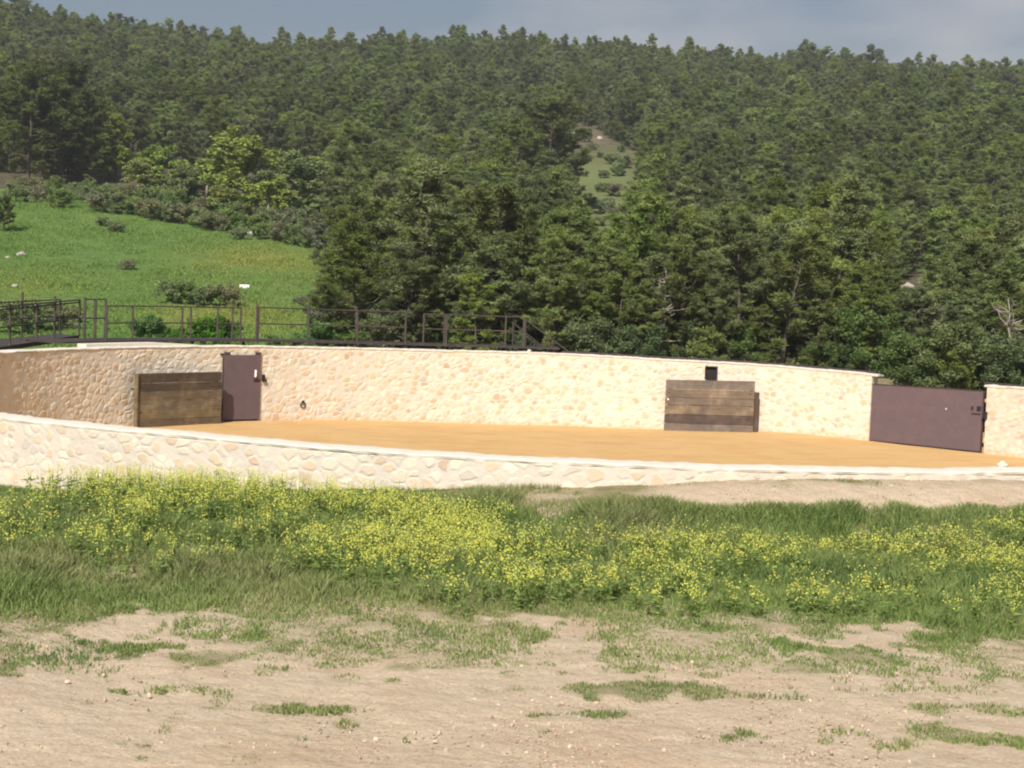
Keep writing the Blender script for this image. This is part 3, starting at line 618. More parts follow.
# ------------------------------------------------------------------ vegetation prototypes
def leafset(n, r):
    """n random unit vectors"""
    v = r.normal(size=(n, 3)); return v / np.linalg.norm(v, axis=1, keepdims=True)
def leaf_tris(P, L_, W_, r, up=.5):
    n = len(P); d = leafset(n, r); d[:, 2] = np.abs(d[:, 2]) * up + d[:, 2] * (1 - up); d /= np.linalg.norm(d, axis=1, keepdims=True)
    s = np.cross(d, leafset(n, r)); s /= np.maximum(np.linalg.norm(s, axis=1, keepdims=True), 1e-6)
    L_ = L_ * r.uniform(.6, 1.3, (n, 1)); W_ = W_ * r.uniform(.6, 1.3, (n, 1))
    V = np.stack([P - s * W_ / 2, P + s * W_ / 2, P + d * L_], 1).reshape(-1, 3)
    return V, np.arange(3 * n).reshape(-1, 3)
def make_pine(seed, H=9.0, W=2.7, crown0=.28, lean=.3, dens=1.0, dark=1.0, flat=.0):
    r = np.random.default_rng(seed); tb = MB()
    n = 9; pts = []; rad = []
    lx, ly = r.normal(0, lean, 2)
    for i in range(n):
        f = i / (n - 1); pts.append((lx * f**1.5 + .12 * math.sin(3 * f + seed), ly * f**1.5 + .12 * math.cos(2.3 * f + seed), f * H * .96 - .3)); rad.append(.14 * (1 - f) + .02)
    tb.tube(pts, rad, 7)
    P = []; C = []
    nl = int(r.integers(34, 42) * dens); ga = r.uniform(0, 6)
    for k in range(nl):
        f = crown0 + (1 - crown0) * (k / nl)**.9; i = min(int(f * (n - 1)), n - 2); q = f * (n - 1) - i
        b = np.array(pts[i]) * (1 - q) + np.array(pts[i + 1]) * q
        g = (f - crown0) / (1 - crown0); ln = W * (math.sin(min(1, (g**(1 + flat * 2) * .76 + .2)) * math.pi) ** .75) * r.uniform(.5, 1.3) * (1 - .25 * flat)
        if g > .86: ln *= .8
        ga += 2.4 + r.normal(0, .5); el = .15 + .6 * g + r.normal(0, .12)
        d = np.array([math.cos(ga) * math.cos(el), math.sin(ga) * math.cos(el), math.sin(el)])
        tip = b + d * ln + np.array([0, 0, .12 * ln]); mid = b + d * ln * .5 - np.array([0, 0, .05 * ln])
        tb.tube([b, mid, tip], [.05, .035, .012], 4)
        nc = max(3, int(ln * 3.3))
        for c in range(nc):
            t = 1 - .62 * c / nc; cpos = b + (tip - b) * t + r.normal(0, .16, 3) * (1.2 if c else .4)
            m = int(r.integers(75, 125)); sz = r.uniform(.17, .42)
            u = leafset(m, r) * (r.random((m, 1))**.5); u[:, :2] *= sz * 1.2; u[:, 2] = u[:, 2] * sz * .6 + .05
            P.append(cpos + u); tone = r.uniform(.72, 1.28); hue = r.uniform(0, 1)
            col = np.array((.125, .172, .060)) * (1 - hue) + np.array((.205, .242, .083)) * hue
            C.append(np.tile(col * tone * dark, (m, 1)) * r.uniform(.8, 1.2, (m, 1)))
    m = 120; u = leafset(m, r) * .4; P.append(np.array(pts[-1]) + u * (1, 1, 1.3) + (0, 0, .05)); C.append(np.tile(np.array((.19, .235, .08)) * dark, (m, 1)))
    P = np.concatenate(P); C = np.concatenate(C)
    V, F = leaf_tris(P, .25, .075, r, .6)
    Cv = np.repeat(np.concatenate([C, np.ones((len(C), 1))], 1), 3, axis=0)
    cm = np_mesh('crown', V, F, M['pine'], attrs={'tint': ('FLOAT_COLOR', Cv)}); tm = np_mesh('trunk', tb.v, tb.f, M['bark'], smooth=True)
    return tm, cm
def make_broad(seed, H=5.0, W=2.4, col=(.10, .16, .04), base=.3, leaf=.2, dens=1.0, bark='pale_bark', stems=1, bush=False, fcl=1.0):
    r = np.random.default_rng(seed); tb = MB(); P = []; C = []
    tips = []
    for s_ in range(stems):
        a = r.uniform(0, 6.28); top = np.array([math.cos(a) * W * .25 * (stems > 1), math.sin(a) * W * .25 * (stems > 1), H * .55])
        tb.tube([(0, 0, -.2), tuple(top * .5 + r.normal(0, .08, 3)), tuple(top)], [.035 * H * .6, .025 * H * .6, .012 * H * .6], 6)
        for k in range(10 if not bush else 7):
            f = r.uniform(.35, 1); b = top * f; a2 = r.uniform(0, 6.28); el = r.uniform(.1, 1.3)
            ln = W * r.uniform(.5, 1) ; d = np.array([math.cos(a2) * math.cos(el), math.sin(a2) * math.cos(el), math.sin(el) * (H * .5 / W)])
            tip = b + d * ln; tb.tube([b, b + d * ln * .5 + r.normal(0, .1, 3), tip], [.012 * H * .5, .009 * H * .5, .01], 4)
            for t in (1, .75, .5): tips.append(b + (tip - b) * t)
    nl = int((26 if not bush else 16) * dens)
    for k in range(nl):     # lobes on the shell so that the outline is uneven
        u = leafset(1, r)[0]; rr = r.uniform(.6, 1)
        tips.append(np.array([u[0] * W * rr, u[1] * W * rr, H * (base + (1 - base) * .48) + u[2] * H * (1 - base) * .5 * rr]))
    for c in tips:
        m = int(r.integers(60, 110) * fcl); sz = r.uniform(.14, .26) * W
        u = leafset(m, r) * (r.random((m, 1))**.45) * sz; u[:, 2] *= .75
        q = c + u; q = q[q[:, 2] > .02]; P.append(q); tone = r.uniform(.75, 1.25)
        C.append(np.tile(np.array(col) * tone, (len(q), 1)) * r.uniform(.75, 1.25, (len(q), 1)))
    P = np.concatenate(P); C = np.concatenate(C); V, F = leaf_tris(P, leaf, leaf * .62, r, .4)
    Cv = np.repeat(np.concatenate([C, np.ones((len(C), 1))], 1), 3, axis=0)
    return np_mesh('trunk', tb.v, tb.f, M[bark], smooth=True), np_mesh('crown', V, F, M['leaf'], attrs={'tint': ('FLOAT_COLOR', Cv)})
def make_dead(seed, H=6):
    r = np.random.default_rng(seed); tb = MB(); br = MB(); pts = [(0, 0, -.3)]; rad = [.13]
    for i in range(1, 8): pts.append((pts[-1][0] + r.normal(0, .14), pts[-1][1] + r.normal(0, .14), H * i / 7)); rad.append(.13 * (1 - i / 7.5) + .015)
    tb.tube(pts, rad, 7)
    for k in range(26):
        f = r.uniform(.25, 1); i = min(int(f * 7), 6); b = np.array(pts[i]) ; a = r.uniform(0, 6.28); ln = r.uniform(.8, 2.2) * (1.2 - f * .6)
        d = np.array([math.cos(a), math.sin(a), r.uniform(-.1, .7)]); m1 = b + d * ln * .5 + r.normal(0, .1, 3); t = b + d * ln
        br.tube([b, m1, t], [.05, .035, .012], 5)
        for j in range(3): s_ = m1 + (t - m1) * r.random(); br.tube([s_, s_ + r.normal(0, .35, 3)], [.022, .008], 4)
    return np_mesh('trunk', tb.v, tb.f, M['pale_bark'], smooth=True), np_mesh('branches', br.v, br.f, M['pale_bark'], smooth=True)
PINES = [make_pine(101 + k, H=[9, 7.6, 9.9, 8.4, 9.4, 7.2, 10.2, 8.0, 9, 8.2][k], W=[2.1, 2.6, 1.9, 2.7, 2.1, 2.4, 1.8, 2.8, 2.3, 2.6][k], crown0=[.06, .03, .14, .05, .1, .03, .18, .08, .04, .12][k], flat=[0, .15, 0, .25, 0, .1, 0, .3, .05, .2][k], lean=.5, dark=[1, .9, 1.1, 1, .85, 1.1, 1, .9, 1.15, 1][k]) for k in range(10)]
def place(name, protos, k, loc, sc, rz, label, cat, group=None, names=('trunk', 'crown'), sz=None):
    root = empty(name, loc, label, cat, group, rz); root.scale = (sc, sc, sz or sc)
    for nm, me in zip(names, protos[k % len(protos)]): link(bpy.data.objects.new(nm, me), root)
    return root

# ------------------------------------------------------------------ forest layout
def poly_in(px, py, poly):
    ins = np.zeros(len(px), bool); n = len(poly)
    for i in range(n):
        x1, y1 = poly[i]; x2, y2 = poly[(i + 1) % n]
        c = ((y1 > py) != (y2 > py)) & (px < (x2 - x1) * (py - y1) / (y2 - y1 + 1e-9) + x1); ins ^= c
    return ins
MEADOW = [(-60, 170), (80, 178), (130, 200), (200, 215), (300, 232), (318, 262), (318, 310), (330, 365), (-60, 380)]
GLADE = [(570, 124), (600, 130), (622, 144), (636, 152), (624, 176), (622, 204), (612, 236), (596, 228), (584, 195), (574, 165)]
OUTC = [(900, 280), (929, 277), (931, 320), (902, 322)]
def forest_points():
    pts = []; cell = {}; r = np.random.default_rng(5); cs = 3.0
    tries = 90000
    az = r.uniform(R_(-27), R_(27), tries); d = np.sqrt(r.uniform(61**2, 470**2, tries))
    x = d * np.sin(az); y = d * np.cos(az); z = ground(x, y); sc = r.uniform(.5, 1.0, tries) * (1 + .28 * vnoise(x, y, 28, 4)) * (.84 + .36 * sstep(80, 300, d)); kk = r.integers(0, 10, tries); rot = r.uniform(0, 6.28, tries)
    H = 9 * sc
    # reject crowns that would cover clearings
    bad = np.zeros(tries, bool)
    bx, by = project(np.stack([x, y, z], 1)); pxm = FPX / d
    for poly in (MEADOW, GLADE, OUTC):
        for fx, fz in ((0, 0), (0, .3), (0, .6), (0, .95), (-2.2, .5), (2.2, .5), (-1.8, .75), (1.8, .75), (-2.2, .3), (2.2, .3), (-1.1, .15), (1.1, .15), (-1.1, .45), (1.1, .45), (0, .8), (-1, .7), (1, .7)):
            bad |= poly_in(bx + fx * sc * pxm, by - fz * H * pxm, poly)
    bad |= (d < 100) & (bx < 330)
    bad |= (bx < 335) & (bx > 80) & (d < 165)       # left for the pale trees and shrubs
    # pale trees block
    blk = poly_in(bx, by - .45 * H * pxm, [(95, 150), (150, 140), (215, 130), (330, 130), (330, 240), (95, 215)])
    bad |= blk & (d < 215)
    prob = np.ones(tries)
    for i in range(tries):
        if bad[i]: continue
        s = sc[i]; md = 2.8 * s if d[i] < 180 else 3.3 * s
        cx, cy = int(x[i] // cs), int(y[i] // cs); ok = True
        for a in range(-2, 3):
            for b in range(-2, 3):
                for (qx, qy) in cell.get((cx + a, cy + b), ()):
                    if (qx - x[i])**2 + (qy - y[i])**2 < md * md: ok = False; break
                if not ok: break
            if not ok: break
        if ok: cell.setdefault((cx, cy), []).append((x[i], y[i])); pts.append((x[i], y[i], z[i] - .1, sc[i], kk[i], rot[i], bx[i], by[i], d[i]))
    return np.array(pts)
FP = forest_points()
print('pines', len(FP))
vis = (FP[:, 6] > -25) & (FP[:, 6] < 1050)
sizepx = FP[:, 3] * 9 * FPX / FP[:, 8]
order = np.argsort(-np.where(vis, sizepx, 0)); NI = 290
ind = order[:NI]; rest = order[NI:]
GR = 'pines on the wooded slope behind the bullring'
SRC = {}
for j in ind:
    x, y, z, s, k, rot, bx, by, d = FP[j]
    zone = 'left' if bx < 400 else ('middle' if bx < 700 else 'right')
    SRC[int(k)] = place('pine_tree', PINES, int(k), (x, y, z), s, rot, 'dense green pine of the front ranks, ' + {'left': 'left of centre', 'middle': 'middle, above the wall', 'right': 'right, above wall and gate'}[zone], 'pine tree', GR + ', ' + zone)
# the rest as one mass, instanced from the same tree meshes
def forest_mass(P):
    me = bpy.data.meshes.new('pine_forest'); me.from_pydata([tuple(p[:3]) for p in P], [], [])
    for an, ty, dat in (('scl', 'FLOAT', P[:, 3]), ('rot', 'FLOAT', P[:, 5])):
        a = me.attributes.new(an, ty, 'POINT'); a.data.foreach_set('value', dat.astype(np.float32))
    a = me.attributes.new('idx', 'INT', 'POINT'); a.data.foreach_set('value', P[:, 4].astype(np.int32))
    o = link(bpy.data.objects.new('pine_forest', me)); tag(o, 'distant pine wood covering the upper slope up to the skyline', 'forest', kind='stuff')
    g = bpy.data.node_groups.new('pine_forest', 'GeometryNodeTree'); g.interface.new_socket('Geometry', in_out='INPUT', socket_type='NodeSocketGeometry'); g.interface.new_socket('Geometry', in_out='OUTPUT', socket_type='NodeSocketGeometry')
    N = g.nodes; Lk = g.links.new; gi = N.new('NodeGroupInput'); go = N.new('NodeGroupOutput')
    iop = N.new('GeometryNodeInstanceOnPoints'); iop.inputs['Pick Instance'].default_value = True; jn = N.new('GeometryNodeJoinGeometry')
    for k in range(10)[::-1]:
        src = SRC[k]
        j2 = N.new('GeometryNodeJoinGeometry')
        for ch in src.children:
            oi = N.new('GeometryNodeObjectInfo'); oi.inputs['Object'].default_value = ch; Lk(oi.outputs['Geometry'], j2.inputs[0])
        ti = N.new('GeometryNodeGeometryToInstance'); Lk(j2.outputs[0], ti.inputs[0]); Lk(ti.outputs[0], jn.inputs[0])
    def na(n, ty): a = N.new('GeometryNodeInputNamedAttribute'); a.data_type = ty; a.inputs['Name'].default_value = n; return a.outputs[0]
    cx = N.new('ShaderNodeCombineXYZ'); Lk(na('rot', 'FLOAT'), cx.inputs[2]); sx = N.new('ShaderNodeCombineXYZ'); s_ = na('scl', 'FLOAT')
    for q in range(3): Lk(s_, sx.inputs[q])
    Lk(gi.outputs[0], iop.inputs['Points']); Lk(jn.outputs[0], iop.inputs['Instance']); Lk(na('idx', 'INT'), iop.inputs['Instance Index'])
    Lk(cx.outputs[0], iop.inputs['Rotation']); Lk(sx.outputs[0], iop.inputs['Scale']); Lk(iop.outputs[0], go.inputs[0])
    m = o.modifiers.new('scatter', 'NODES'); m.node_group = g
forest_mass(FP[rest])

# named single trees
def on_ground(px, py):           # first ground hit of the ray through a pixel, beyond the ring
    r = ray(px, py); t = np.arange(58, 520, .25); x = r[0] * t; y = t; zz = CAMZ + r[2] * t; g = ground(x, y); h = np.where(g >= zz)[0]
    k = h[0] if len(h) else len(t) - 1; return Vector((x[k], y[k], float(g[k]) - .05)), math.hypot(x[k], y[k])
def feature(name, protos, k, px, py, hpx, Hproto, label, cat, group=None, names=('trunk', 'crown'), wf=1.0, dist=None):
    if dist: rr = ray(px, py); x, y = rr[0] * dist, dist; p = Vector((x, y, float(ground(x, y)) - .05)); d = math.hypot(x, y)
    else: p, d = on_ground(px, py)
    s = hpx * d / FPX / Hproto; o = place(name, protos, k, p, s * wf, random.uniform(0, 6), label, cat, group, names, sz=s); return o
DARKP = [make_pine(301, 9, 3.2, .2, .2, 1.3, .8), make_pine(302, 9, 3.4, .25, .3, 1.3, .75)]
feature('pine_tree', DARKP, 0, 62, 182, 118, 9, 'large dark pine with spreading crown at the left edge of the wood above the meadow', 'pine tree')
feature('pine_tree', DARKP, 1, 28, 183, 110, 9, 'dark pine at the far left with bare lower trunk above the meadow', 'pine tree')
feature('pine_tree', DARKP, 1, 88, 172, 78, 9, 'smaller dark pine right of the big one at the left', 'pine tree')
feature('pine_tree', DARKP, 0, 545, 212, 112, 9, 'big dark rounded pine left of the green glade', 'pine tree', wf=1.15)
feature('pine_tree', DARKP, 1, 515, 216, 95, 9, 'dark pine standing close left of the big one by the glade', 'pine tree')
feature('pine_tree', DARKP, 0, 4, 232, 34, 9, 'small dark tree at the left frame edge on the meadow', 'pine tree')
PALE = [make_broad(401, 5, 1.9, (.24, .29, .085), .0, .24, 1.8, fcl=1.5), make_broad(402, 5, 2.1, (.21, .26, .085), .0, .24, 1.8, fcl=1.5), make_broad(403, 5, 1.8, (.26, .30, .085), .0, .24, 1.6, fcl=1.5)]
pal = [(245, 212, 84, 'tallest pale green broadleaf tree in the left wood'), (292, 216, 66, 'pale green broadleaf tree right of the tallest pale one'), (112, 180, 38, 'rounded pale green tree at the wood edge above the meadow'), (207, 205, 52, 'light green tree with visible grey stems left of the tallest pale one'),
       (160, 192, 48, 'olive green broadleaf tree in the middle of the hedge belt'), (318, 214, 58, 'light green tree at the right end of the pale group'), (268, 224, 48, 'low pale green tree in front of the tall pale one'), (185, 206, 40, 'low light green tree above the bushes'), (138, 196, 36, 'small light green tree above the left bushes'), (222, 218, 34, 'small yellow-green tree behind the pale stones')]
for i, (x, y, h, lab) in enumerate(pal): feature('broadleaf_tree', PALE, i, x, y, h, 5, lab, 'tree', 'pale green broadleaf trees at the meadow edge', wf=1.35)
OAK = [make_broad(501, 4, 2.1, (.12, .135, .08), .05, .18, 1.5, 'bark', 2, fcl=1.2), make_broad(502, 4, 2.2, (.11, .135, .065), .05, .18, 1.5, 'bark', 2, fcl=1.2)]
for i, (x, y, h, lab) in enumerate([(328, 262, 48, 'grey-green holm oak at the right corner of the meadow'), (345, 300, 52, 'dark holm oak below the corner one'), (325, 330, 50, 'holm oak just behind the railing right of the meadow'), (362, 335, 60, 'broad holm oak behind the railing'), (310, 243, 26, 'small grey holm oak at the meadow corner')]):
    feature('holm_oak', OAK, i, x, y, h, 4, lab, 'tree', 'holm oaks at the right side of the meadow', wf=1.0)
BUSH = [make_broad(601, 1.6, 1.3, (.18, .235, .10), .0, .13, 1, 'bark', 2, True), make_broad(602, 1.6, 1.5, (.21, .215, .12), .0, .13, 1, 'bark', 2, True), make_broad(603, 1.6, 1.2, (.15, .21, .075), .0, .13, 1, 'bark', 2, True)]
hedge = [(15, 190, 14), (40, 191, 13), (62, 196, 14), (85, 203, 18), (100, 212, 20), (118, 214, 22), (135, 215, 20), (152, 219, 22), (168, 222, 20), (150, 205, 20), (185, 224, 22), (178, 212, 22), (200, 228, 20), (214, 231, 20), (229, 230, 22), (240, 240, 14), (206, 216, 20), (255, 236, 22), (268, 240, 20), (283, 242, 22), (297, 245, 22), (270, 228, 22), (290, 230, 24), (310, 248, 20), (232, 220, 20), (125, 203, 18), (88, 193, 14), (110, 200, 18), (250, 222, 20), (165, 208, 18), (76, 188, 12), (28, 182, 12), (52, 183, 12), (305, 232, 26), (320, 240, 28)]
for i, (x, y, h) in enumerate(hedge):
    if x < 80: y += 12; h += 6
    feature('hedge_bush', BUSH, i, x, y, h, 1.6, 'grey-brown bush in the hedge belt between meadow and wood', 'bush', 'bushes of the hedge belt along the top of the meadow', wf=.95)
glb = [(600, 158), (612, 164), (592, 150), (618, 176), (604, 178), (613, 196), (590, 206), (606, 214), (598, 226), (622, 152), (585, 142), (610, 205), (626, 168), (578, 136), (616, 220), (600, 192)]
for i, (x, y) in enumerate(glb): feature('glade_bush', BUSH, i + 2, x, y, 7 + i * 5 % 9, 1.6, 'small grey-green bush scattered on the green glade high in the wood', 'bush', 'bushes on the glade')
singles = [(128, 270, 11, 1, 'small brown bush alone in the middle of the meadow'), (115, 232, 12, 0, 'tiny upright bush near the top edge of the meadow'), (103, 226, 10, 0, 'low bush beside the hedge at the top of the meadow'), (172, 303, 26, 0, 'leftmost dark bush of the row in the lower meadow'), (188, 304, 22, 2, 'green bush in the row in the lower meadow'), (205, 306, 22, 0, 'grey bush in the middle of the lower meadow row'), (225, 306, 24, 1, 'rightmost brown bush of the lower meadow row'),
           (10, 334, 36, 0, 'dark bush behind the platform railing at the far left'), (30, 330, 32, 0, 'dark bush behind the platform railing, second from left'), (55, 328, 28, 1, 'grey bush behind the platform railing'), (70, 322, 18, 0, 'small grey bush at the right of the platform group')]
for x, y, h, k, lab in singles: feature('meadow_bush', BUSH, k, x, y, h, 1.6, lab, 'bush', 'bushes on the meadow')
GBUSH = [make_broad(611, 1.6, 1.3, (.085, .19, .035), .0, .15, 1, 'bark', 2, True), make_broad(612, 1.6, 1.1, (.10, .20, .04), .0, .15, 1, 'bark', 2, True)]
gb = [(150, 341, 30, 'bright green bush behind the walkway railing, nearest the platform'), (205, 344, 34, 'tall bright green bush behind the railing left of the stair opening'), (222, 345, 28, 'bright green bush directly left of the stair opening'), (300, 350, 22, 'low bright green bush right of the stair opening'), (320, 352, 28, 'bright green bush behind the railing before the oaks'), (340, 352, 34, 'bright green bush at the foot of the oaks'), (175, 342, 20, 'low green bush between the two tall green ones'), (275, 348, 16, 'smallest green bush behind the heavy dark post')]
for i, (x, y, h, lab) in enumerate(gb): feature('green_bush', GBUSH, i, x, y, h, 1.6, lab, 'bush', 'bright green bushes behind the walkway', wf=.85, dist=62 + (i % 3) * 1.5)
UND = [make_broad(621, 3, 1.7, (.13, .175, .065), .0, .15, 1.6, 'bark', 2, True, fcl=1.3), make_broad(622, 3, 1.9, (.11, .155, .06), .0, .15, 1.6, 'bark', 2, True, fcl=1.3), make_broad(623, 3, 1.5, (.155, .20, .065), .0, .15, 1.6, 'bark', 2, True, fcl=1.3)]
ru = random.Random(9)
for i in range(112):
    px = 385 + 680 * (i + ru.random()) / 64 if i < 76 else 400 + 465 * (i - 76 + ru.random()) / 36; dist = ru.uniform(57.5, 61) if i % 2 else ru.uniform(62, 80)
    if i >= 76: dist = ru.uniform(55.8, 57.5)
    if 64 <= i < 76: px = 900 + 12 * (i - 63); dist = ru.uniform(51, 54.5)
    if i < 64 or i >= 76: dist = ru.uniform(60, 66)
    rr = ray(px, 345); x, y = rr[0] * dist, dist
    s_ = ru.uniform(.5, .95) * (1 if px > 860 else .8); k = 2 if 925 < px < 965 else ru.choice((0, 1, 1, 0, 2) if px > 700 else (0, 1))
    z_ = 'behind the wide gate and right pier' if px > 865 else ('behind the wall left of the gate' if px > 755 else 'behind the middle of the wall')
    if i % 3 and not 64 <= i < 76:
        place('young_pine', PINES, i, (x, y, float(ground(x, y)) - .1), ru.uniform(.3, .5), ru.uniform(0, 6), 'young low pine growing ' + z_, 'pine tree', 'young pines ' + z_); continue
    place('undergrowth_bush', UND, k, (x, y, float(ground(x, y)) - .05), s_, ru.uniform(0, 6), 'leafy green undergrowth bush below the pines ' + z_, 'bush', 'undergrowth ' + z_)
DEAD = [make_dead(701), make_dead(702), make_dead(703, 5)]
for i, (px, dist, h, lab) in enumerate([(658, 62, 100, 'bare grey dead pine in front of the wood, right of centre'), (1008, 57, 95, 'bare pale dead tree at the right edge behind the wall'), (938, 62, 90, 'thin dead tree near the white rocks'), (735, 66, 85, 'slim pale dead trunk amid the pines right of centre'), (655, 270, 34, 'grey dead tree at the right edge of the glade'), (243, 150, 46, 'white bare trunk among the pale green trees')]):
    rr = ray(px, 300); x, y = rr[0] * dist, dist; z = float(ground(x, y)); place('dead_tree', DEAD, i, (x, y, z - .1), h * dist / FPX / 6, i * 1.3, lab, 'dead tree', None, ('trunk', 'branches'))
for i, (x, y) in enumerate([(913, 347), (900, 340), (927, 346), (934, 330)]): feature('undergrowth_bush', UND, i, x, y, 15 + i % 3 * 3, 3, 'low green bush in the gap with white rocks among the right pines', 'bush', 'undergrowth around the white rocks', wf=.8)
# rocks
ROCK = [np_mesh('boulder', *blob(.5, s, .75, 9), M['rock']) for s in (3, 8, 13, 21)]
rk = [(21, 256, 7, 'pale rock at the left edge of the meadow, uppermost'), (15, 287, 6, 'pale rock lower at the left edge of the meadow'), (8, 258, 4, 'small pale rock beside the uppermost one'), (38, 284, 3, 'tiny pale rock alone in the left meadow'), (237, 232, 5, 'white limestone rock in the hedge gap, left one'), (250, 237, 8, 'upright white limestone rock in the hedge gap'), (285, 233, 5, 'pale rock under the right part of the hedge'), (200, 223, 4, 'pale rock under the middle of the hedge'),
      (908, 288, 8, 'white limestone rock among the pines on the right, upper left'), (922, 283, 8, 'white limestone rock among the pines on the right, top'), (906, 305, 11, 'tall white rock among the pines on the right, left side'), (925, 300, 7, 'white rock among the pines on the right, right side'), (917, 320, 7, 'white rock among the pines on the right, lowest'), (577, 136, 9, 'reddish bare boulder at the top left of the glade'), (600, 140, 6, 'bare boulder at the top of the glade')]
for i, (x, y, h, lab) in enumerate(rk):
    p, d = on_ground(x, y); o = link(bpy.data.objects.new('boulder', ROCK[i % 4])); s = (.8 if x < 800 else .9) * h * d / FPX / .75
    o.location = p + Vector((0, 0, s * .2)); o.scale = (s * (1.3 if i != 5 else .7), s, s * (1 if i != 5 else 1.3)); o.rotation_euler = (0, 0, i * 1.9); tag(o, lab, 'rock', 'pale rocks on the slope')
p, d = on_ground(245, 288); o = MB().box((0, 0, .12), (.62, .5, .24)).build('white_trough', M['white'], bevel=.05); o.location = p; tag(o, 'small white block lying on the meadow right of the bush row', 'block')

# ------------------------------------------------------------------ foreground grass, flowers, pebbles
def fg_sample(n, r, ymin=8.5, ymax=22.5):
    y = r.uniform(ymin, ymax, n); x = r.uniform(-1, 1, n) * (y * .36 + .8); ok = np.hypot(x - CX, y - CY) > RAD + WT + .05
    return x[ok], y[ok]
def blades(x, y, z, h, wd, col, lean, r):
    n = len(x); a = r.uniform(0, TAU, n); b = r.uniform(0, TAU, n); base = np.stack([x, y, z - .01], 1); s = np.stack([np.cos(a), np.sin(a), a * 0], 1) * wd[:, None] / 2
    ld = np.stack([np.cos(b), np.sin(b), b * 0], 1) * (h * lean)[:, None]; up = np.array((0, 0, 1.0))
    mid = base + ld * .35 + up * h[:, None] * .55; tip = base + ld + up * (h * .98)[:, None]
    V = np.stack([base - s, base + s, mid + s * .8, mid - s * .8, tip], 1).reshape(-1, 3); o = np.arange(n)[:, None] * 5
    F = np.concatenate([o + [0, 1, 2], o + [0, 2, 3], o + [3, 2, 4]], 0)
    C = np.repeat(np.concatenate([col, np.ones((n, 1))], 1), 5, axis=0); return V, F, C
def grass():
    r = np.random.default_rng(77); x, y = fg_sample(950000, r); z = ground(x, y); c = cover(x, y, z)
    keep = r.random(len(x)) < c**1.3 * .9; x, y, z, c = x[keep], y[keep], z[keep], c[keep]; px, py = project(np.stack([x, y, z], 1))
    clump = fbm(x, y, .7, 3, 61); ed = np.interp(px, [p[0] for p in edge_px], [p[1] for p in edge_px])
    tall = np.clip((ed - py + 10) / 70, .0, 1)
    h = (.03 + .145 * tall) * (1 + 1.1 * clump) * r.uniform(.5, 1.3, len(x)) * (.4 + .6 * c); h = np.clip(h, .034, .5)
    back = sstep(515, 492, py) if False else np.clip((520 - py) / 30, 0, 1); h = h * (1 - .55 * back) * (1 - .55 * back * (px > 560))
    g1 = np.array((.175, .255, .07)); g2 = np.array((.25, .315, .10)); g3 = np.array((.32, .31, .15)); g4 = np.array((.165, .235, .08))
    f = np.clip(.5 + 1.3 * fbm(x, y, 1.3, 3, 63) + r.normal(0, .2, len(x)), 0, 1)[:, None]; col = g1 * (1 - f) + g2 * f
    dry = np.clip(.2 + .35 * back * (px > 520) + .9 * fbm(x, y, 1.8, 3, 67) + .6 * back * (px > 450) + r.normal(0, .15, len(x)), 0, .75)[:, None]; col = col * (1 - dry) + g3 * dry
    bl = np.clip(2.5 * fbm(x, y, 1.1, 2, 69) - .25, 0, 1)[:, None]; col = col * (1 - bl) + g4 * bl
    col = col * r.uniform(.7, 1.3, (len(x), 1))
    V, F, C = blades(x, y, z, h, r.uniform(.006, .014, len(x)) * (1 + .5 * (h > .15)), col, r.uniform(.1, .9, len(x)), r)
    print('blades', len(x))
    o = link(bpy.data.objects.new('grass', np_mesh('grass', V, F, M['grass'], attrs={'tint': ('FLOAT_COLOR', C)}))); tag(o, 'rough green grass growing in front of the bullring wall', 'grass', kind='stuff')
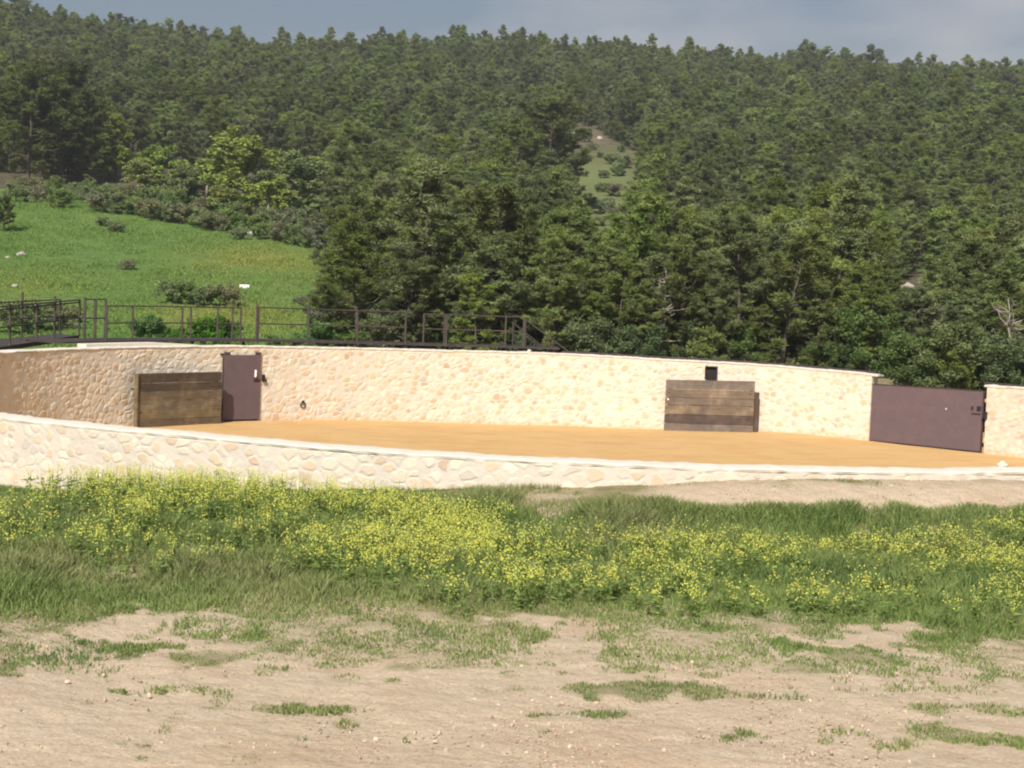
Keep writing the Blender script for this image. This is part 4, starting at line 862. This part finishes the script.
def flowers():
    r = np.random.default_rng(91); x, y = fg_sample(90000, r, 12, 22.5); z = ground(x, y); px, py = project(np.stack([x, y, z], 1))
    hgt = r.uniform(.2, .46, len(x)) * np.clip(1.15 - .0 * px, .5, 1.2) * (1 + (np.interp(px, [0, 60, 350, 600, 1024], [1.2, 1.5, 1.35, .95, .85]) - 1) * np.clip((545 - py) / 35, 0, 1)) * np.interp(py, [540, 600], [1, .72])
    hy = py - hgt * FPX / np.hypot(x, y)
    X = [-100, 0, 60, 150, 250, 350, 450, 550, 650, 760, 830, 900, 960, 1024, 1100]
    top = np.interp(px, X, [482, 478, 466, 463, 467, 474, 490, 503, 518, 528, 532, 525, 520, 505, 500]); bot = np.interp(px, X, [530, 535, 545, 548, 555, 562, 580, 595, 604, 612, 612, 598, 602, 618, 620])
    t = (hy - top) / (bot - top); inb = np.clip(t * 6 + .3, 0, 1) * np.clip((1.05 - t) * 2.2, 0, 1)
    cl = np.clip(.5 + 1.4 * fbm(x, y, 1.7, 3, 95) + 1.3 * fbm(x, y, .4, 2, 99), 0.04, 1.3)
    xw = np.interp(px, [0, 80, 450, 560, 640, 700, 820, 850, 870, 1024], [.8, 1.25, 1.15, 1.05, .9, 1.05, 1.1, .5, .8, .9])
    ed = np.interp(px, [p[0] for p in edge_px], [p[1] for p in edge_px]); keep = (r.random(len(x)) < inb * cl * xw * .17) & (py < ed - 12); x, y, z, hgt = x[keep], y[keep], z[keep], hgt[keep]; n = len(x)
    print('plants', n)
    Vs, Fs, Cs, off = [], [], [], 0
    def push(V, F, C):
        nonlocal off; Vs.append(V); Fs.append(F + off); Cs.append(C); off += len(V)
    # stems: a few thin branches each
    m = 4; X = np.repeat(x, m); Y = np.repeat(y, m); Z = np.repeat(z, m); Hh = np.repeat(hgt, m) * r.uniform(.7, 1, n * m); ang = r.uniform(0, TAU, n * m); sp = r.uniform(.05, .3, n * m) * Hh
    col = np.array((.21, .28, .08)) * r.uniform(.7, 1.4, (n * m, 1)); base = np.stack([X, Y, Z], 1); tip = base + np.stack([np.cos(ang) * sp, np.sin(ang) * sp, Hh], 1)
    s = np.stack([-np.sin(ang), np.cos(ang), 0 * ang], 1) * .003; V = np.stack([base - s, base + s, tip + s * .6, tip - s * .6], 1).reshape(-1, 3); o4 = np.arange(n * m)[:, None] * 4
    F = np.concatenate([o4 + [0, 1, 2], o4 + [0, 2, 3]], 0); push(V, F, np.repeat(np.concatenate([col, np.ones((n * m, 1))], 1), 4, axis=0))
    # leaves up the stem
    k = 7; t = r.uniform(.05, .75, (n * m, k, 1)); P = (base[:, None] * (1 - t) + tip[:, None] * t).reshape(-1, 3); V, F = leaf_tris(P, .075, .022, r, .5)
    c = np.array((.21, .29, .085)) * r.uniform(.7, 1.3, (len(P), 1)); push(V, F, np.repeat(np.concatenate([c, np.ones((len(c), 1))], 1), 3, axis=0))
    # blossoms: small 4-petal clusters near the tips
    k = 5; P = np.repeat(tip, k, axis=0) + r.normal(0, 1, (n * m * k, 3)) * (.022, .022, .03); nn = len(P); a = r.uniform(0, TAU, nn); nrm = leafset(nn, r) * .6 + (0, -.35, .7); nrm /= np.linalg.norm(nrm, axis=1, keepdims=True)
    u = np.cross(nrm, (1, .2, .1)); u /= np.linalg.norm(u, axis=1, keepdims=True); v = np.cross(nrm, u); sz = r.uniform(.006, .011, (nn, 1))
    pu = u * np.cos(a)[:, None] + v * np.sin(a)[:, None]; pv = np.cross(nrm, pu); V = np.stack([P + pu * sz, P + pv * sz, P - pu * sz, P - pv * sz], 1).reshape(-1, 3); o4 = np.arange(nn)[:, None] * 4
    F = np.concatenate([o4 + [0, 1, 2], o4 + [0, 2, 3]], 0); c = np.array((.62, .62, .12)) * r.uniform(.75, 1.2, (nn, 1)); push(V, F, np.repeat(np.concatenate([c, np.ones((nn, 1))], 1), 4, axis=0))
    o = link(bpy.data.objects.new('yellow_wildflowers', np_mesh('yellow_wildflowers', np.concatenate(Vs), np.concatenate(Fs), M['grass'], attrs={'tint': ('FLOAT_COLOR', np.concatenate(Cs))})))
    tag(o, 'drift of yellow mustard flowers in front of the near wall', 'wildflowers', kind='stuff')
def pebbles():
    r = np.random.default_rng(33); x, y = fg_sample(90000, r, 8.3, 22.5); z = ground(x, y); c = cover(x, y, z); px, py = project(np.stack([x, y, z], 1))
    d = np.exp(-(((px - 640) / 330)**2 + ((py - 745) / 45)**2)) + np.exp(-(((px - 800) / 160)**2 + ((py - 495) / 12)**2)) * .9 + .12
    keep = (r.random(len(x)) < d * np.clip(1 + 3 * fbm(x, y, .8, 2, 71), .1, 2) * .5) & (c < .4); x, y, z = x[keep], y[keep], z[keep]; n = len(x)
    ico = np.array([(0, 0, 1), (.89, 0, .45), (.28, .85, .45), (-.72, .53, .45), (-.72, -.53, .45), (.28, -.85, .45), (.72, .53, -.45), (-.28, .85, -.45), (-.89, 0, -.45), (-.28, -.85, -.45), (.72, -.53, -.45), (0, 0, -1)])
    fi = np.array([(0,1,2),(0,2,3),(0,3,4),(0,4,5),(0,5,1),(1,6,2),(2,7,3),(3,8,4),(4,9,5),(5,10,1),(2,6,7),(3,7,8),(4,8,9),(5,9,10),(1,10,6),(11,7,6),(11,8,7),(11,9,8),(11,10,9),(11,6,10)])
    s = (r.pareto(3.2, n) * .006 + .004).clip(.004, .019); V = ico[None] * s[:, None, None] * r.uniform(.7, 1.35, (n, 12, 1)) * r.uniform(.6, 1.2, (n, 1, 3)); V = V + np.stack([x, y, z + .004], 1)[:, None]
    F = (fi[None] + (np.arange(n) * 12)[:, None, None]).reshape(-1, 3)
    pal = np.array([(.50, .41, .32), (.40, .31, .22), (.32, .21, .14), (.47, .40, .32), (.48, .36, .27)]); col = pal[r.choice(5, n, p=[.3, .3, .1, .12, .18])] * r.uniform(.8, 1.15, (n, 1))
    o = link(bpy.data.objects.new('pebbles', np_mesh('pebbles', V.reshape(-1, 3), F, M['stone'], attrs={'Col': ('FLOAT_COLOR', np.repeat(np.concatenate([col, np.ones((n, 1))], 1), 12, axis=0))})))
    tag(o, 'scattered pebbles and crumbs of earth on the bare ground', 'pebbles', kind='stuff')
def meadow_tufts():
    r = np.random.default_rng(55); n = 260000; d = np.sqrt(r.uniform(57**2, 165**2, n)); px = r.uniform(-60, 350, n); a = np.arctan((px - 512) / FPX); x = d * np.sin(a); y = d * np.cos(a); z = ground(x, y)
    qx, qy = project(np.stack([x, y, z], 1)); f = fbm(x, y, 9, 4, 81); k = (qy > 190) & (qx < 335) & (r.random(n) < .55 + 1.2 * f + .8 * vnoise(x, y, 1.5, 83)); x, y, z, d, f, qx, qy = [q[k] for q in (x, y, z, d, f, qx, qy)]; n = len(x)
    h = r.uniform(.05, .17, n) * (1 + 1.5 * np.clip(vnoise(x, y, 2, 84), -.3, .5)); g = np.clip(.5 + 1.5 * f + r.normal(0, .18, n), 0, 1)[:, None]; col = np.array((.13, .235, .05)) * (1 - g) + np.array((.19, .29, .07)) * g
    yl = np.exp(-(((qx - 250) / 70)**2 + ((qy - 262) / 14)**2)) + np.exp(-(((qx - 210) / 70)**2 + ((qy - 316) / 12)**2)) + .4 * sstep(140, 320, qx) + .5 * np.exp(-(((qx - 20) / 60)**2 + ((qy - 290) / 26)**2)); yl = np.clip(yl * (.5 + r.normal(0, .25, n)), 0, .9)[:, None]
    col = (col * (1 - yl) + np.array((.36, .34, .09)) * yl) * r.uniform(.75, 1.25, (n, 1)); V, F, C = blades(x, y, z, h, np.full(n, .05), col, r.uniform(.2, 1.2, n), r)
    o = link(bpy.data.objects.new('meadow_grass', np_mesh('meadow_grass', V, F, M['grass'], attrs={'tint': ('FLOAT_COLOR', C)}))); tag(o, 'green grass of the sloping meadow behind the walkway', 'grass', kind='stuff')
grass(); flowers(); pebbles(); meadow_tufts()

# ------------------------------------------------------------------ haze
def haze():
    o = MB().box((0, 0, 0), (2600, 2600, 135)).build('haze', None); o.location = (0, 0, 135 / 2 - 24)
    m = bpy.data.materials.new('haze'); m.use_nodes = True; t = m.node_tree; t.nodes.remove(t.nodes['Principled BSDF'])
    v = t.nodes.new('ShaderNodeVolumePrincipled'); v.inputs['Color'].default_value = (.9, .93, 1, 1); v.inputs['Density'].default_value = .00034; v.inputs['Anisotropy'].default_value = .2
    t.links.new(v.outputs[0], t.nodes['Material Output'].inputs['Volume']); o.data.materials.clear(); o.data.materials.append(m); tag(o, kind='stuff', label='thin summer haze over the whole valley', cat='haze')
haze()
